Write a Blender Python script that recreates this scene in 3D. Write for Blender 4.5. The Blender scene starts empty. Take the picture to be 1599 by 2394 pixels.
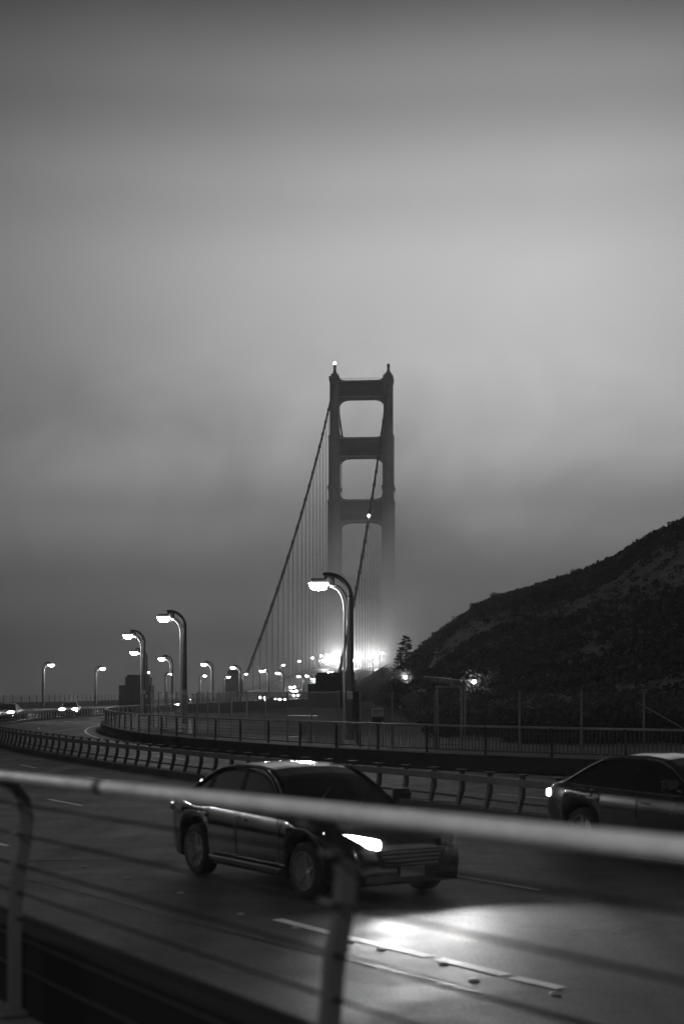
import bpy, bmesh, math, random
import numpy as np
from mathutils import Vector, Matrix, noise
R = math.radians
random.seed(7); rng = np.random.default_rng(7)
S = bpy.context.scene
COL = S.collection

# ------------------------------------------------------------------ camera
EYE = 2.3
cd = bpy.data.cameras.new('camera'); cam = bpy.data.objects.new('camera', cd); COL.objects.link(cam)
cam.location = (0, 0, EYE); cam.rotation_euler = (R(90), 0, 0)
cd.sensor_fit = 'VERTICAL'; cd.sensor_height = 36; cd.sensor_width = 24; cd.lens = 50.0
cd.shift_y = 423/2394; cd.clip_start = 0.05; cd.clip_end = 6000
cd.dof.use_dof = True; cd.dof.focus_distance = 75; cd.dof.aperture_fstop = 1.9
S.camera = cam

# ------------------------------------------------------------------ sky
W = bpy.data.worlds.new('World'); S.world = W; W.use_nodes = True
nt = W.node_tree; nt.nodes.clear()
def N(t, **k):
    n = nt.nodes.new(t)
    for a, b in k.items(): setattr(n, a, b)
    return n
out = N('ShaderNodeOutputWorld'); bg = N('ShaderNodeBackground')
tc = N('ShaderNodeTexCoord'); sep = N('ShaderNodeSeparateXYZ')
nt.links.new(tc.outputs['Generated'], sep.inputs[0])
mr = N('ShaderNodeMapRange'); mr.inputs[1].default_value = -0.1; mr.inputs[2].default_value = 0.9
# cloud wobble of the elevation bands
n1 = N('ShaderNodeTexNoise'); n1.inputs['Scale'].default_value = 3.2; n1.inputs['Detail'].default_value = 4; n1.inputs['Roughness'].default_value = .5
mp = N('ShaderNodeMapping'); mp.inputs['Scale'].default_value = (1, 1, 1.1); mp.inputs['Location'].default_value = (.35, .2, .6)
nt.links.new(tc.outputs['Generated'], mp.inputs[0]); nt.links.new(mp.outputs[0], n1.inputs['Vector'])
wob = N('ShaderNodeMath', operation='MULTIPLY_ADD'); wob.inputs[1].default_value = .03; wob.inputs[2].default_value = -.015
nt.links.new(n1.outputs['Fac'], wob.inputs[0])
ad = N('ShaderNodeMath', operation='ADD'); nt.links.new(sep.outputs['Z'], ad.inputs[0]); nt.links.new(wob.outputs[0], ad.inputs[1])
nt.links.new(ad.outputs[0], mr.inputs[0])
rp = N('ShaderNodeValToRGB'); cr = rp.color_ramp; cr.interpolation = 'EASE'
stops = [(-.10, .03), (-.02, .070), (.03, .084), (.075, .135), (.125, .30), (.17, .50), (.23, .60), (.28, .62), (.33, .50), (.385, .30), (.45, .10), (.9, .03)]
while len(cr.elements) < len(stops): cr.elements.new(.5)
for e, (z, v) in zip(cr.elements, stops):
    e.position = z + .1; e.color = (v, v, v, 1)
nt.links.new(mr.outputs[0], rp.inputs[0])
# brighter towards the right, darker to the left (side of the last daylight)
axr = N('ShaderNodeMapRange'); axr.inputs[1].default_value = -.5; axr.inputs[2].default_value = .5
nt.links.new(sep.outputs['X'], axr.inputs[0])
axc = N('ShaderNodeValToRGB'); ce = axc.color_ramp; ce.interpolation = 'B_SPLINE'
st_ = [(-.5, .26), (-.30, .28), (-.20, .44), (-.10, .74), (0, .94), (.10, 1.08), (.17, 1.08), (.26, .80), (.40, .6), (.5, .5)]
while len(ce.elements) < len(st_): ce.elements.new(.5)
for e, (x, v) in zip(ce.elements, st_): e.position = x+.5; e.color = (v/1.1, v/1.1, v/1.1, 1)
nt.links.new(axr.outputs[0], axc.inputs[0])
af = N('ShaderNodeMapRange'); af.interpolation_type = 'SMOOTHSTEP'; af.inputs[1].default_value = .0; af.inputs[2].default_value = .24; af.inputs[3].default_value = .25; af.inputs[4].default_value = 1
nt.links.new(sep.outputs['Z'], af.inputs[0])
ax = N('ShaderNodeMix'); ax.data_type = 'FLOAT'; ax.inputs[2].default_value = .86
nt.links.new(af.outputs[0], ax.inputs[0]); nt.links.new(axc.outputs[0], ax.inputs[3])
# cloud wisps
n2 = N('ShaderNodeTexNoise'); n2.inputs['Scale'].default_value = 7.5; n2.inputs['Detail'].default_value = 5; n2.inputs['Roughness'].default_value = .52; n2.inputs['Distortion'].default_value = .5
mp2 = N('ShaderNodeMapping'); mp2.inputs['Scale'].default_value = (1, 1, 1.3); mp2.inputs['Location'].default_value = (.1, .9, .3)
nt.links.new(tc.outputs['Generated'], mp2.inputs[0]); nt.links.new(mp2.outputs[0], n2.inputs['Vector'])
w2 = N('ShaderNodeMapRange'); w2.inputs[1].default_value = .3; w2.inputs[2].default_value = .7; w2.inputs[3].default_value = .74; w2.inputs[4].default_value = 1.18
nt.links.new(n2.outputs['Fac'], w2.inputs[0])
# the cloud away from the last light (behind the camera) is darker
bk = N('ShaderNodeMapRange'); bk.interpolation_type = 'SMOOTHSTEP'; bk.inputs[1].default_value = -.3; bk.inputs[2].default_value = .75; bk.inputs[3].default_value = .26; bk.inputs[4].default_value = 1
nt.links.new(sep.outputs['Y'], bk.inputs[0])
mb0 = N('ShaderNodeMath', operation='MULTIPLY'); nt.links.new(bk.outputs[0], mb0.inputs[0]); nt.links.new(ax.outputs[0], mb0.inputs[1])
m1 = N('ShaderNodeMath', operation='MULTIPLY'); m2 = N('ShaderNodeMath', operation='MULTIPLY')
wm = N('ShaderNodeMapRange'); wm.interpolation_type = 'SMOOTHSTEP'; wm.inputs[1].default_value = .27; wm.inputs[2].default_value = .17; wm.inputs[3].default_value = .12; wm.inputs[4].default_value = 1
nt.links.new(sep.outputs['Z'], wm.inputs[0])
wx = N('ShaderNodeMix'); wx.data_type = 'FLOAT'; wx.inputs[2].default_value = 1; nt.links.new(wm.outputs[0], wx.inputs[0]); nt.links.new(w2.outputs[0], wx.inputs[3])
nt.links.new(mb0.outputs[0], m1.inputs[0]); nt.links.new(wx.outputs[0], m1.inputs[1])
nt.links.new(m1.outputs[0], m2.inputs[0]); nt.links.new(rp.outputs[0], m2.inputs[1])
sky = N('ShaderNodeTexSky', sky_type='NISHITA'); sky.sun_disc = False; sky.sun_elevation = R(1.5); sky.sun_rotation = R(60)
bw = N('ShaderNodeRGBToBW'); nt.links.new(sky.outputs[0], bw.inputs[0])
sm = N('ShaderNodeMath', operation='MULTIPLY_ADD'); sm.inputs[1].default_value = .01
nt.links.new(bw.outputs[0], sm.inputs[0]); nt.links.new(m2.outputs[0], sm.inputs[2])
nt.links.new(sm.outputs[0], bg.inputs['Color']); bg.inputs['Strength'].default_value = 1.0
nt.links.new(bg.outputs[0], out.inputs['Surface'])
# faint last daylight through the cloud
sl = bpy.data.lights.new('sun', 'SUN'); sl.energy = .12; sl.angle = R(40); so = bpy.data.objects.new('sun', sl); COL.objects.link(so)
so.rotation_euler = (R(62), 0, R(60 + 180 - 180))
S.view_settings.view_transform = 'Standard'; S.view_settings.look = 'None'; S.view_settings.exposure = 0; S.view_settings.gamma = 1
S.view_settings.use_curve_mapping = False
cy = S.cycles
cy.use_denoising = True; cy.volume_bounces = 5; cy.max_bounces = 8; cy.diffuse_bounces = 3; cy.glossy_bounces = 3
cy.transparent_max_bounces = 24; cy.sample_clamp_indirect = 4; cy.volume_step_rate = 1.0; cy.volume_max_steps = 256
cy.use_light_tree = True; cy.caustics_reflective = False; cy.caustics_refractive = False

# ------------------------------------------------------------------ materials
def grey(v): return (v, v, v, 1)
MATS = {}
def mat(name, v, rough=.7, metal=0, var=0, scale=3, bump=0, bscale=30, spec=.4, emit=0, detail=6, coat=0, dark=None):
    if name in MATS: return MATS[name]
    m = bpy.data.materials.new(name); m.use_nodes = True; t = m.node_tree; b = t.nodes['Principled BSDF']
    b.inputs['Base Color'].default_value = grey(v); b.inputs['Roughness'].default_value = rough
    b.inputs['Metallic'].default_value = metal; b.inputs['Specular IOR Level'].default_value = spec
    b.inputs['Coat Weight'].default_value = coat
    co = t.nodes.new('ShaderNodeTexCoord')
    if var:
        n = t.nodes.new('ShaderNodeTexNoise'); n.inputs['Scale'].default_value = scale; n.inputs['Detail'].default_value = detail; n.inputs['Roughness'].default_value = .6
        t.links.new(co.outputs['Object'], n.inputs['Vector'])
        r = t.nodes.new('ShaderNodeMapRange'); r.inputs[1].default_value = .3; r.inputs[2].default_value = .7
        r.inputs[3].default_value = max(v*(1-var), .002); r.inputs[4].default_value = v*(1+var)
        t.links.new(n.outputs['Fac'], r.inputs[0]); t.links.new(r.outputs[0], b.inputs['Base Color'])
        r2 = t.nodes.new('ShaderNodeMapRange'); r2.inputs[3].default_value = min(rough+.12, 1); r2.inputs[4].default_value = max(rough-.12, .05)
        t.links.new(n.outputs['Fac'], r2.inputs[0]); t.links.new(r2.outputs[0], b.inputs['Roughness'])
    if bump:
        n = t.nodes.new('ShaderNodeTexNoise'); n.inputs['Scale'].default_value = bscale; n.inputs['Detail'].default_value = 3
        t.links.new(co.outputs['Object'], n.inputs['Vector'])
        bp = t.nodes.new('ShaderNodeBump'); bp.inputs['Strength'].default_value = bump; bp.inputs['Distance'].default_value = .02
        t.links.new(n.outputs['Fac'], bp.inputs['Height']); t.links.new(bp.outputs[0], b.inputs['Normal'])
    if emit:
        b.inputs['Emission Color'].default_value = grey(1); b.inputs['Emission Strength'].default_value = emit
    MATS[name] = m; return m
BLACK = mat('black paint', .02, .45, var=.4, scale=4)
POLE = mat('lamp post paint', .045, .3, spec=.5, coat=.3)
STEEL = mat('galvanised steel', .20, .42, metal=.3, var=.25, scale=8, bump=.1)
RAILM = mat('handrail steel', .50, .42, metal=.2, var=.2, scale=9, bump=.15)
POSTM = mat('rail post steel', .055, .55, metal=.1, var=.06, scale=3)
CABLEM = mat('wire cable', .008, .9, spec=.05)
CONC = mat('concrete', .22, .85, var=.3, scale=1.2, bump=.3)
DCONC = mat('weathered concrete', .022, .85, var=.4, scale=.8, bump=.3)
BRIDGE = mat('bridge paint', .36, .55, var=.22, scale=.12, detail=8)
BRIDGED = mat('bridge dark and shade tone', .12, .6, var=.2, scale=.2)  # bridge paint darkened: painted shade on the dentils, plain dark tone elsewhere
WHITE = mat('white road paint', .75, .6, var=.12, scale=6)
LAMP = mat('lit lamp glass', .8, .3, emit=200)
HEADL = mat('lit headlamp', .8, .1, emit=70)
HEADF = mat('lit headlamp far', .8, .1, emit=420)
TAIL = mat('lit tail lamp', .5, .2, emit=3)
GLASS = mat('dark car glass', .008, .06, spec=.6)
CLEARL = mat('unlit headlamp glass', .10, .08, metal=.3)
CARP = mat('dark car paint', .008, .22, spec=.6, coat=.8, var=.1, scale=2)
CARP2 = mat('black car paint', .010, .25, spec=.6, coat=.8, var=.1, scale=2)
CARG = mat('grey car paint', .14, .3, coat=.5, var=.1, scale=2)
RUBBER = mat('tyre rubber', .015, .85, bump=.2)
RIM = mat('alloy rim', .35, .3, metal=.7)
CHROME = mat('bright trim', .6, .18, metal=1)
PLASTIC = mat('black plastic', .015, .5)
CONE = mat('traffic cone plastic', .45, .55, var=.15, scale=5)
SIGN = mat('white sign sheet', .45, .5, var=.08, scale=6)
WOOD = mat('bark', .03, .9, var=.4, scale=4, bump=.5)
LEAF = mat('conifer foliage', .007, .8, var=.6, scale=.7)
BRUSH = mat('brush leaves', .07, .8, var=.85, scale=.12)
DRY = mat('dry grass blades', .36, .85, var=.4, scale=.3)

def asphalt():
    m = bpy.data.materials.new('asphalt'); m.use_nodes = True; t = m.node_tree; b = t.nodes['Principled BSDF']
    co = t.nodes.new('ShaderNodeTexCoord'); L = t.links
    def nz(scale, det=5, rough=.6, map=None):
        n = t.nodes.new('ShaderNodeTexNoise'); n.inputs['Scale'].default_value = scale; n.inputs['Detail'].default_value = det; n.inputs['Roughness'].default_value = rough
        if map:
            mm = t.nodes.new('ShaderNodeMapping'); mm.inputs['Rotation'].default_value = (0, 0, map[0]); mm.inputs['Scale'].default_value = map[1]
            L.new(co.outputs['Object'], mm.inputs[0]); L.new(mm.outputs[0], n.inputs['Vector'])
        else: L.new(co.outputs['Object'], n.inputs['Vector'])
        return n
    def rng_(n, a, b_, c, d):
        r = t.nodes.new('ShaderNodeMapRange'); r.inputs[1].default_value = a; r.inputs[2].default_value = b_; r.inputs[3].default_value = c; r.inputs[4].default_value = d
        L.new(n.outputs[0], r.inputs[0]); return r
    def mul(a, b_):
        q = t.nodes.new('ShaderNodeMath'); q.operation = 'MULTIPLY'; L.new(a.outputs[0], q.inputs[0]); L.new(b_.outputs[0], q.inputs[1]); return q
    big = rng_(nz(.35), .3, .7, .055, .095)
    # wear running along the lanes, aggregate speckle, cracks
    wear = rng_(nz(1.0, 4, .5, (R(-32.7), (1.1, .04, 1))), .35, .65, .55, 1.35)
    sp = rng_(nz(32, 3, .7), .35, .68, .5, 1.75)
    v = t.nodes.new('ShaderNodeTexVoronoi'); v.feature = 'DISTANCE_TO_EDGE'; v.inputs['Scale'].default_value = .32
    nd = nz(1.6, 4); vm = t.nodes.new('ShaderNodeVectorMath'); vm.operation = 'MULTIPLY_ADD'; vm.inputs[1].default_value = (1.2, 1.2, 0)
    L.new(nd.outputs['Color'], vm.inputs[0]); L.new(co.outputs['Object'], vm.inputs[2]); L.new(vm.outputs[0], v.inputs['Vector'])
    ck = rng_(v, 0, .012, .55, 1)
    c = mul(mul(mul(big, wear), sp), ck)
    L.new(c.outputs[0], b.inputs['Base Color'])
    rr = rng_(nz(.8), .3, .7, .5, .8); L.new(rr.outputs[0], b.inputs['Roughness'])
    bp = t.nodes.new('ShaderNodeBump'); bp.inputs['Strength'].default_value = .5; bp.inputs['Distance'].default_value = .01
    L.new(nz(70, 2).outputs[0], bp.inputs['Height']); L.new(bp.outputs[0], b.inputs['Normal'])
    return m
ASPH = asphalt()

def mesh_mat(name, pitch, w, v, vertical=False):
    """woven wire: procedural wires over a sheet, uv in metres"""
    m = bpy.data.materials.new(name); m.use_nodes = True; t = m.node_tree; b = t.nodes['Principled BSDF']; L = t.links
    b.inputs['Base Color'].default_value = grey(v); b.inputs['Roughness'].default_value = .5; b.inputs['Metallic'].default_value = .2
    uv = t.nodes.new('ShaderNodeUVMap'); uv.uv_map = 'UVMap'
    sp = t.nodes.new('ShaderNodeSeparateXYZ'); L.new(uv.outputs[0], sp.inputs[0])
    outs = []
    for sgn in (1, -1):
        a = t.nodes.new('ShaderNodeMath'); a.operation = 'MULTIPLY_ADD'; a.inputs[1].default_value = sgn
        L.new(sp.outputs['Y'], a.inputs[0]); L.new(sp.outputs['X'], a.inputs[2])
        d = t.nodes.new('ShaderNodeMath'); d.operation = 'DIVIDE'; d.inputs[1].default_value = pitch; L.new(a.outputs[0], d.inputs[0])
        f = t.nodes.new('ShaderNodeMath'); f.operation = 'FRACT'; L.new(d.outputs[0], f.inputs[0])
        l = t.nodes.new('ShaderNodeMath'); l.operation = 'LESS_THAN'; l.inputs[1].default_value = w; L.new(f.outputs[0], l.inputs[0]); outs.append(l)
    mx = t.nodes.new('ShaderNodeMath'); mx.operation = 'MAXIMUM'; L.new(outs[0].outputs[0], mx.inputs[0]); L.new(outs[1].outputs[0], mx.inputs[1])
    L.new(mx.outputs[0], b.inputs['Alpha'])
    return m
CHAIN = mesh_mat('chain link wire', .075, .05, .22)
CHAINL = mesh_mat('fine wire mesh', .05, .16, .5)
CHAIND = mesh_mat('dark wire mesh', .06, .16, .05)

# ------------------------------------------------------------------ mesh helpers
class MB:
    def __init__(s): s.v = []; s.f = []; s.uv = []
    def quad(s, *p):
        i = len(s.v); s.v += [tuple(q) for q in p]; s.f.append(tuple(range(i, i+len(p)))); return s
    def box(s, c, size, rot=0, taper=1):
        cx, cy_, cz = c; hx, hy, hz = size[0]/2, size[1]/2, size[2]/2; i = len(s.v); ca, sa = math.cos(rot), math.sin(rot)
        for z, t in ((-hz, 1), (hz, taper)):
            for x, y in ((-hx, -hy), (hx, -hy), (hx, hy), (-hx, hy)):
                x *= t; y *= t
                s.v.append((cx+x*ca-y*sa, cy_+x*sa+y*ca, cz+z))
        s.f += [(i, i+3, i+2, i+1), (i+4, i+5, i+6, i+7)] + [(i+k, i+(k+1) % 4, i+4+(k+1) % 4, i+4+k) for k in range(4)]
        return s
    def bar(s, a, b, w, h=None):
        h = h or w; a = Vector(a); b = Vector(b); d = (b-a).normalized()
        up = Vector((0, 0, 1)) if abs(d.z) < .95 else Vector((0, 1, 0))
        x = d.cross(up).normalized(); y = x.cross(d); i = len(s.v)
        for p in (a, b):
            for u, v in ((-1, -1), (1, -1), (1, 1), (-1, 1)): s.v.append(tuple(p + x*u*w/2 + y*v*h/2))
        s.f += [(i, i+3, i+2, i+1), (i+4, i+5, i+6, i+7)] + [(i+k, i+(k+1) % 4, i+4+(k+1) % 4, i+4+k) for k in range(4)]
        return s
    def tube(s, pts, r, n=8, rs=None, cap=True):
        pts = [Vector(p) for p in pts]; i0 = len(s.v); m = len(pts); px = None
        for k, p in enumerate(pts):
            d = (pts[min(k+1, m-1)] - pts[max(k-1, 0)]).normalized()
            if px is None:
                up = Vector((0, 0, 1)) if abs(d.z) < .9 else Vector((0, 1, 0)); px = d.cross(up).normalized()
            else: px = (px - d*px.dot(d)).normalized()
            py = px.cross(d); rr = rs[k] if rs else r
            for j in range(n):
                a = 2*math.pi*(j+.5)/n; s.v.append(tuple(p + px*math.cos(a)*rr + py*math.sin(a)*rr))
        for k in range(m-1):
            for j in range(n):
                a = i0+k*n+j; b = i0+k*n+(j+1) % n; s.f.append((a, b, b+n, a+n))
        if cap: s.f.append(tuple(i0+j for j in range(n))[::-1]); s.f.append(tuple(i0+(m-1)*n+j for j in range(n)))
        return s
    def prism(s, poly, axis_o, ux, uy, th):
        """2-D outline poly in plane (ux,uy) at axis_o, extruded by vector th (centred)"""
        o = Vector(axis_o); ux = Vector(ux); uy = Vector(uy); th = Vector(th); i = len(s.v); n = len(poly)
        for sg in (-.5, .5):
            for a, b in poly: s.v.append(tuple(o + ux*a + uy*b + th*sg))
        s.f.append(tuple(range(i, i+n))[::-1]); s.f.append(tuple(range(i+n, i+2*n)))
        s.f += [(i+k, i+(k+1) % n, i+n+(k+1) % n, i+n+k) for k in range(n)]
        return s
    def sweep(s, path, prof, closed=True, cap=True):
        """path: list of (x,y,z); prof: list of (offset to the left, up)"""
        i0 = len(s.v); n = len(prof); m = len(path)
        for k in range(m):
            a = Vector(path[max(k-1, 0)]); b = Vector(path[min(k+1, m-1)]); d = (b-a); d.z = 0; d.normalize(); l = Vector((-d.y, d.x, 0))
            p = Vector(path[k])
            for o, u in prof: q = p + l*o; s.v.append((q.x, q.y, q.z+u))
        nn = n if closed else n-1
        for k in range(m-1):
            for j in range(nn):
                a = i0+k*n+j; b = i0+k*n+(j+1) % n; s.f.append((a, b, b+n, a+n))
        if closed and cap: s.f.append(tuple(i0+j for j in range(n))[::-1]); s.f.append(tuple(i0+(m-1)*n+j for j in range(n)))
        return s
    def lathe(s, prof, c, n=20, axis='Z'):
        i0 = len(s.v); m = len(prof)
        for r, h in prof:
            for j in range(n):
                a = 2*math.pi*j/n
                if axis == 'Z': s.v.append((c[0]+r*math.cos(a), c[1]+r*math.sin(a), c[2]+h))
                else: s.v.append((c[0]+r*math.cos(a), c[1]+h, c[2]+r*math.sin(a)))
        for k in range(m-1):
            for j in range(n):
                a = i0+k*n+j; b = i0+k*n+(j+1) % n; s.f.append((a, b, b+n, a+n))
        return s
    def build(s, name, m, parent=None, smooth=False, bevel=0, uv=None, fix=True):
        me = bpy.data.meshes.new(name); me.from_pydata(s.v, [], s.f); me.materials.append(m)
        if fix:
            bm = bmesh.new(); bm.from_mesh(me); bmesh.ops.recalc_face_normals(bm, faces=bm.faces); bm.to_mesh(me); bm.free()
        if smooth: me.polygons.foreach_set('use_smooth', [True]*len(me.polygons))
        if uv:
            l = me.uv_layers.new(name='UVMap')
            for lp in me.loops: l.data[lp.index].uv = uv[lp.vertex_index]
        o = bpy.data.objects.new(name, me); COL.objects.link(o)
        if parent: o.parent = parent
        if bevel:
            b = o.modifiers.new('bevel', 'BEVEL'); b.width = bevel; b.segments = 2; b.limit_method = 'ANGLE'; b.angle_limit = R(40)
        return o
def tag(o, label=None, cat=None, group=None, kind=None):
    if label: o['label'] = label
    if cat: o['category'] = cat
    if group: o['group'] = group
    if kind: o['kind'] = kind
    return o
def empty(name, loc, rz=0, **k):
    o = bpy.data.objects.new(name, None); COL.objects.link(o); o.location = loc; o.rotation_euler = (0, 0, rz); o.empty_display_size = .3
    return tag(o, **k)
def copy_tree(o, parent=None):
    c = o.copy(); COL.objects.link(c)
    if parent: c.parent = parent
    for ch in list(o.children): copy_tree(ch, c)
    return c
def spline(pts, step=1.5):
    """Catmull-Rom through 2-D points, resampled"""
    P = [np.array(p, float) for p in pts]; P = [2*P[0]-P[1]] + P + [2*P[-1]-P[-2]]; o = []
    for i in range(1, len(P)-2):
        for t in np.linspace(0, 1, 24, endpoint=False):
            a, b, c, d = P[i-1:i+3]
            o.append(.5*((2*b)+(-a+c)*t+(2*a-5*b+4*c-d)*t*t+(-a+3*b-3*c+d)*t**3))
    o.append(P[-2]); o = np.array(o); L = np.r_[0, np.cumsum(np.linalg.norm(np.diff(o, axis=0), axis=1))]
    n = max(2, int(round(L[-1]/step))+1); s = np.linspace(0, L[-1], n)
    return [tuple(float(np.interp(q, L, o[:, k])) for k in range(o.shape[1])) for q in s]
def sst(a, b, x):
    t = min(1, max(0, (x-a)/(b-a))); return t*t*(3-2*t)

# ------------------------------------------------------------------ road levels and lines
def roadz(y):
    if y < 372: return 0
    if y < 400: return .05*(y-372)**2/56
    if y < 860: return .05*(y-386)
    return .05*(860-386) + (y-860)*.02
def axis_x(y): return -14.8 + (y-418)*24.8/309      # centre line of the bridge
def strip(name, left, right, m, z=0.0, kind='structure', step=3):
    a = spline(left, step); n = len(a); b = spline(right, step)
    b = [b[int(round(i*(len(b)-1)/(n-1)))] for i in range(n)]
    mb = MB()
    for p, q in zip(a, b):
        for t in (0, .25, .5, .75, 1):
            x = p[0]+(q[0]-p[0])*t; y = p[1]+(q[1]-p[1])*t; mb.v.append((x, y, roadz(y)+z))
    for i in range(n-1):
        for j in range(4): k = i*5+j; mb.f.append((k, k+1, k+6, k+5))
    return tag(mb.build(name, m), kind=kind)

median_pts = [(14, 8.6), (9.3, 16), (3.55, 24.9), (1.75, 28.2), (-2.87, 36), (-9.9, 50), (-15.6, 64), (-21, 82), (-24.5, 100), (-25.5, 120), (-24, 145), (-21, 180), (-18.5, 215), (-17, 260), (-16, 330), (-15.5, 395)]
wall_pts = [(34, 22), (22, 29.5), (14.5, 34.4), (8.8, 38.0), (3.8, 42.6), (.85, 46.2), (-2.5, 51.5), (-6.2, 58.5), (-9.6, 67), (-12.9, 79), (-15.2, 91), (-16.4, 104), (-16.2, 118), (-14.8, 134)]
lfence_pts = [(-95, 118), (-70, 150), (-54, 180), (-46, 208), (-43.5, 240), (-41.5, 283), (-38.5, 320), (-32.5, 372), (-30.3, 418)]

# land: one sheet that falls to the strait on the left and beyond the bridge end
LX = lambda y: float(np.interp(y, [p[1] for p in lfence_pts], [p[0] for p in lfence_pts])) if y > 118 else -95 - (118-y)*.8
def landz(x, y):
    a = sst(0, 30, (LX(y)-4) - x); b = sst(425, 480, y) * (1 - sst(18, 40, x)); c = sst(520, 640, y)
    k = max(a, b, c); return -.06*(1-k) - 60*k + (noise.noise(Vector((x*.03, y*.03, 0)))*6*k)
def grid(name, xs, ys, fz, m, smooth=True):
    v = [(x, y, fz(x, y)) for y in ys for x in xs]; n = len(xs)
    f = [(j*n+i, j*n+i+1, (j+1)*n+i+1, (j+1)*n+i) for j in range(len(ys)-1) for i in range(n-1)]
    mb = MB(); mb.v = v; mb.f = f; return mb.build(name, m, smooth=smooth, fix=False)
SOIL = mat('dark soil', .035, .95, var=.5, scale=.15, bump=.4)
g = grid('ground', list(np.linspace(-300, 420, 121)), list(np.linspace(-120, 760, 147)), landz, SOIL); tag(g, kind='structure')
WATER = mat('sea water', .02, .12, spec=.5, bump=.3, bscale=.4)
w = MB().quad((-950, -150, -58), (950, -150, -58), (950, 1320, -58), (-950, 1320, -58)).build('water', WATER); tag(w, kind='structure')

# carriageways
near_pts = [(15, -18), (4.6, -1.1), (.6, 5.2), (-2.0, 9.3), (-7, 17), (-17.5, 33.5), (-24, 45), (-31, 62), (-36.5, 82), (-40, 100), (-43, 120), (-44, 145), (-43, 180), (-40.5, 215), (-36.5, 260), (-32, 330), (-30, 395)]
mid_r = [(24, -8), (14, 8.6), (9.3, 16), (3.55, 24.9), (1.75, 28.2), (-2.87, 36), (-9.9, 50), (-15.6, 64), (-21, 82), (-24.5, 100), (-25.5, 120), (-24, 145), (-21, 180), (-18.5, 215), (-17, 260), (-16, 330), (-15.5, 395)]
strip('road', near_pts, mid_r, ASPH, 0)
far_r = [(60, 3), (34, 20.6), (22, 28.4), (14.5, 33.4), (8.6, 37.2), (3.5, 41.9), (.5, 45.8), (-2.9, 51), (-6.6, 58), (-10, 66.5), (-13.4, 78.8), (-15.7, 91), (-16.9, 104), (-16.7, 118), (-15, 140), (-11, 180), (-7, 215), (-3, 260), (-1, 330), (-1, 395)]
far_l = [(34, -16)] + mid_r
strip('road_far', far_l, far_r, ASPH, .004)
# bridge approach in front of the left fence (turn-out)
strip('road_shoulder', [(-96, 60), (-93, 118), (-69, 150), (-53, 180), (-45, 208), (-42.5, 240), (-40.5, 283), (-37.5, 320), (-31.5, 372), (-30, 393)], [(-31, 62), (-36.5, 82), (-41, 110), (-44, 145), (-43, 180), (-40.5, 215), (-36.5, 260), (-34, 290), (-31.5, 350), (-29.8, 395)], ASPH, -.012)

# painted lane lines
dv = Vector((-.54, .84)).normalized(); nv = Vector((.84, .54)).normalized()
mk = MB()
def off_line(o):
    """line parallel to the median, o metres to its near side"""
    p = spline(mid_r, 1.0); q = []
    for i in range(len(p)):
        a = Vector(p[max(i-1, 0)]); b = Vector(p[min(i+1, len(p)-1)]); d = (b-a).normalized(); l = Vector((-d.y, d.x)); c = Vector(p[i])
        q.append((c.x+l.x*o, c.y+l.y*o))
    return q
def dash(path, s0, s1, w=.11, z=.008):
    L = [0]
    for a, b in zip(path, path[1:]): L.append(L[-1]+math.dist(a, b))
    L = np.array(L); X = np.array([p[0] for p in path]); Y = np.array([p[1] for p in path])
    n = max(2, int((s1-s0)/1.5)+1); pr = None
    for s in np.linspace(s0, s1, n):
        x, y = np.interp(s, L, X), np.interp(s, L, Y); x2, y2 = np.interp(s+.3, L, X), np.interp(s+.3, L, Y)
        d = Vector((x2-x, y2-y)).normalized(); l = Vector((-d.y, d.x))*w/2
        e = ((x-l.x, y-l.y, z+roadz(y)), (x+l.x, y+l.y, z+roadz(y)))
        if pr: mk.quad(pr[0], pr[1], e[1], e[0])
        pr = e
def plen(path): return sum(math.dist(a, b) for a, b in zip(path, path[1:]))
# nearest lane line: four worn dashes seen in the lamp light
def seg2(p, q, w=.13, z=.008):
    a = Vector(p); b = Vector(q); d = (b-a).normalized(); l = Vector((-d.y, d.x))*w/2
    mk.quad((a.x-l.x, a.y-l.y, z), (a.x+l.x, a.y+l.y, z), (b.x+l.x, b.y+l.y, z), (b.x-l.x, b.y-l.y, z))
for p, q in (((-.66, 14.42), (-.08, 13.55)), ((.0, 13.42), (.77, 12.37)), ((.83, 12.27), (1.33, 11.57)), ((1.38, 11.48), (1.70, 11.05))): seg2(p, q)
for k in range(1, 9):
    c = Vector((.5, 12.75)) + dv*(k*11.2); seg2(c-dv*1.0, c+dv*1.0, .1)
for o in (5.6, 2.3):
    pth = off_line(o); T = plen(pth)
    s = 3
    while s < T-4: dash(pth, s, s+2.0, .09); s += 7.3
for o in (-3.6,):
    pth = off_line(o); T = plen(pth); s = 20
    while s < T-4: dash(pth, s, s+3, .1, .012); s += 11
fe = spline([(p[0]-.5, p[1]-.55) for p in far_r[1:]], 1.0); dash(fe, 1, plen(fe)-2, .1, .014)
tag(mk.build('lane_marking', WHITE, fix=False), kind='structure')
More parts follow.
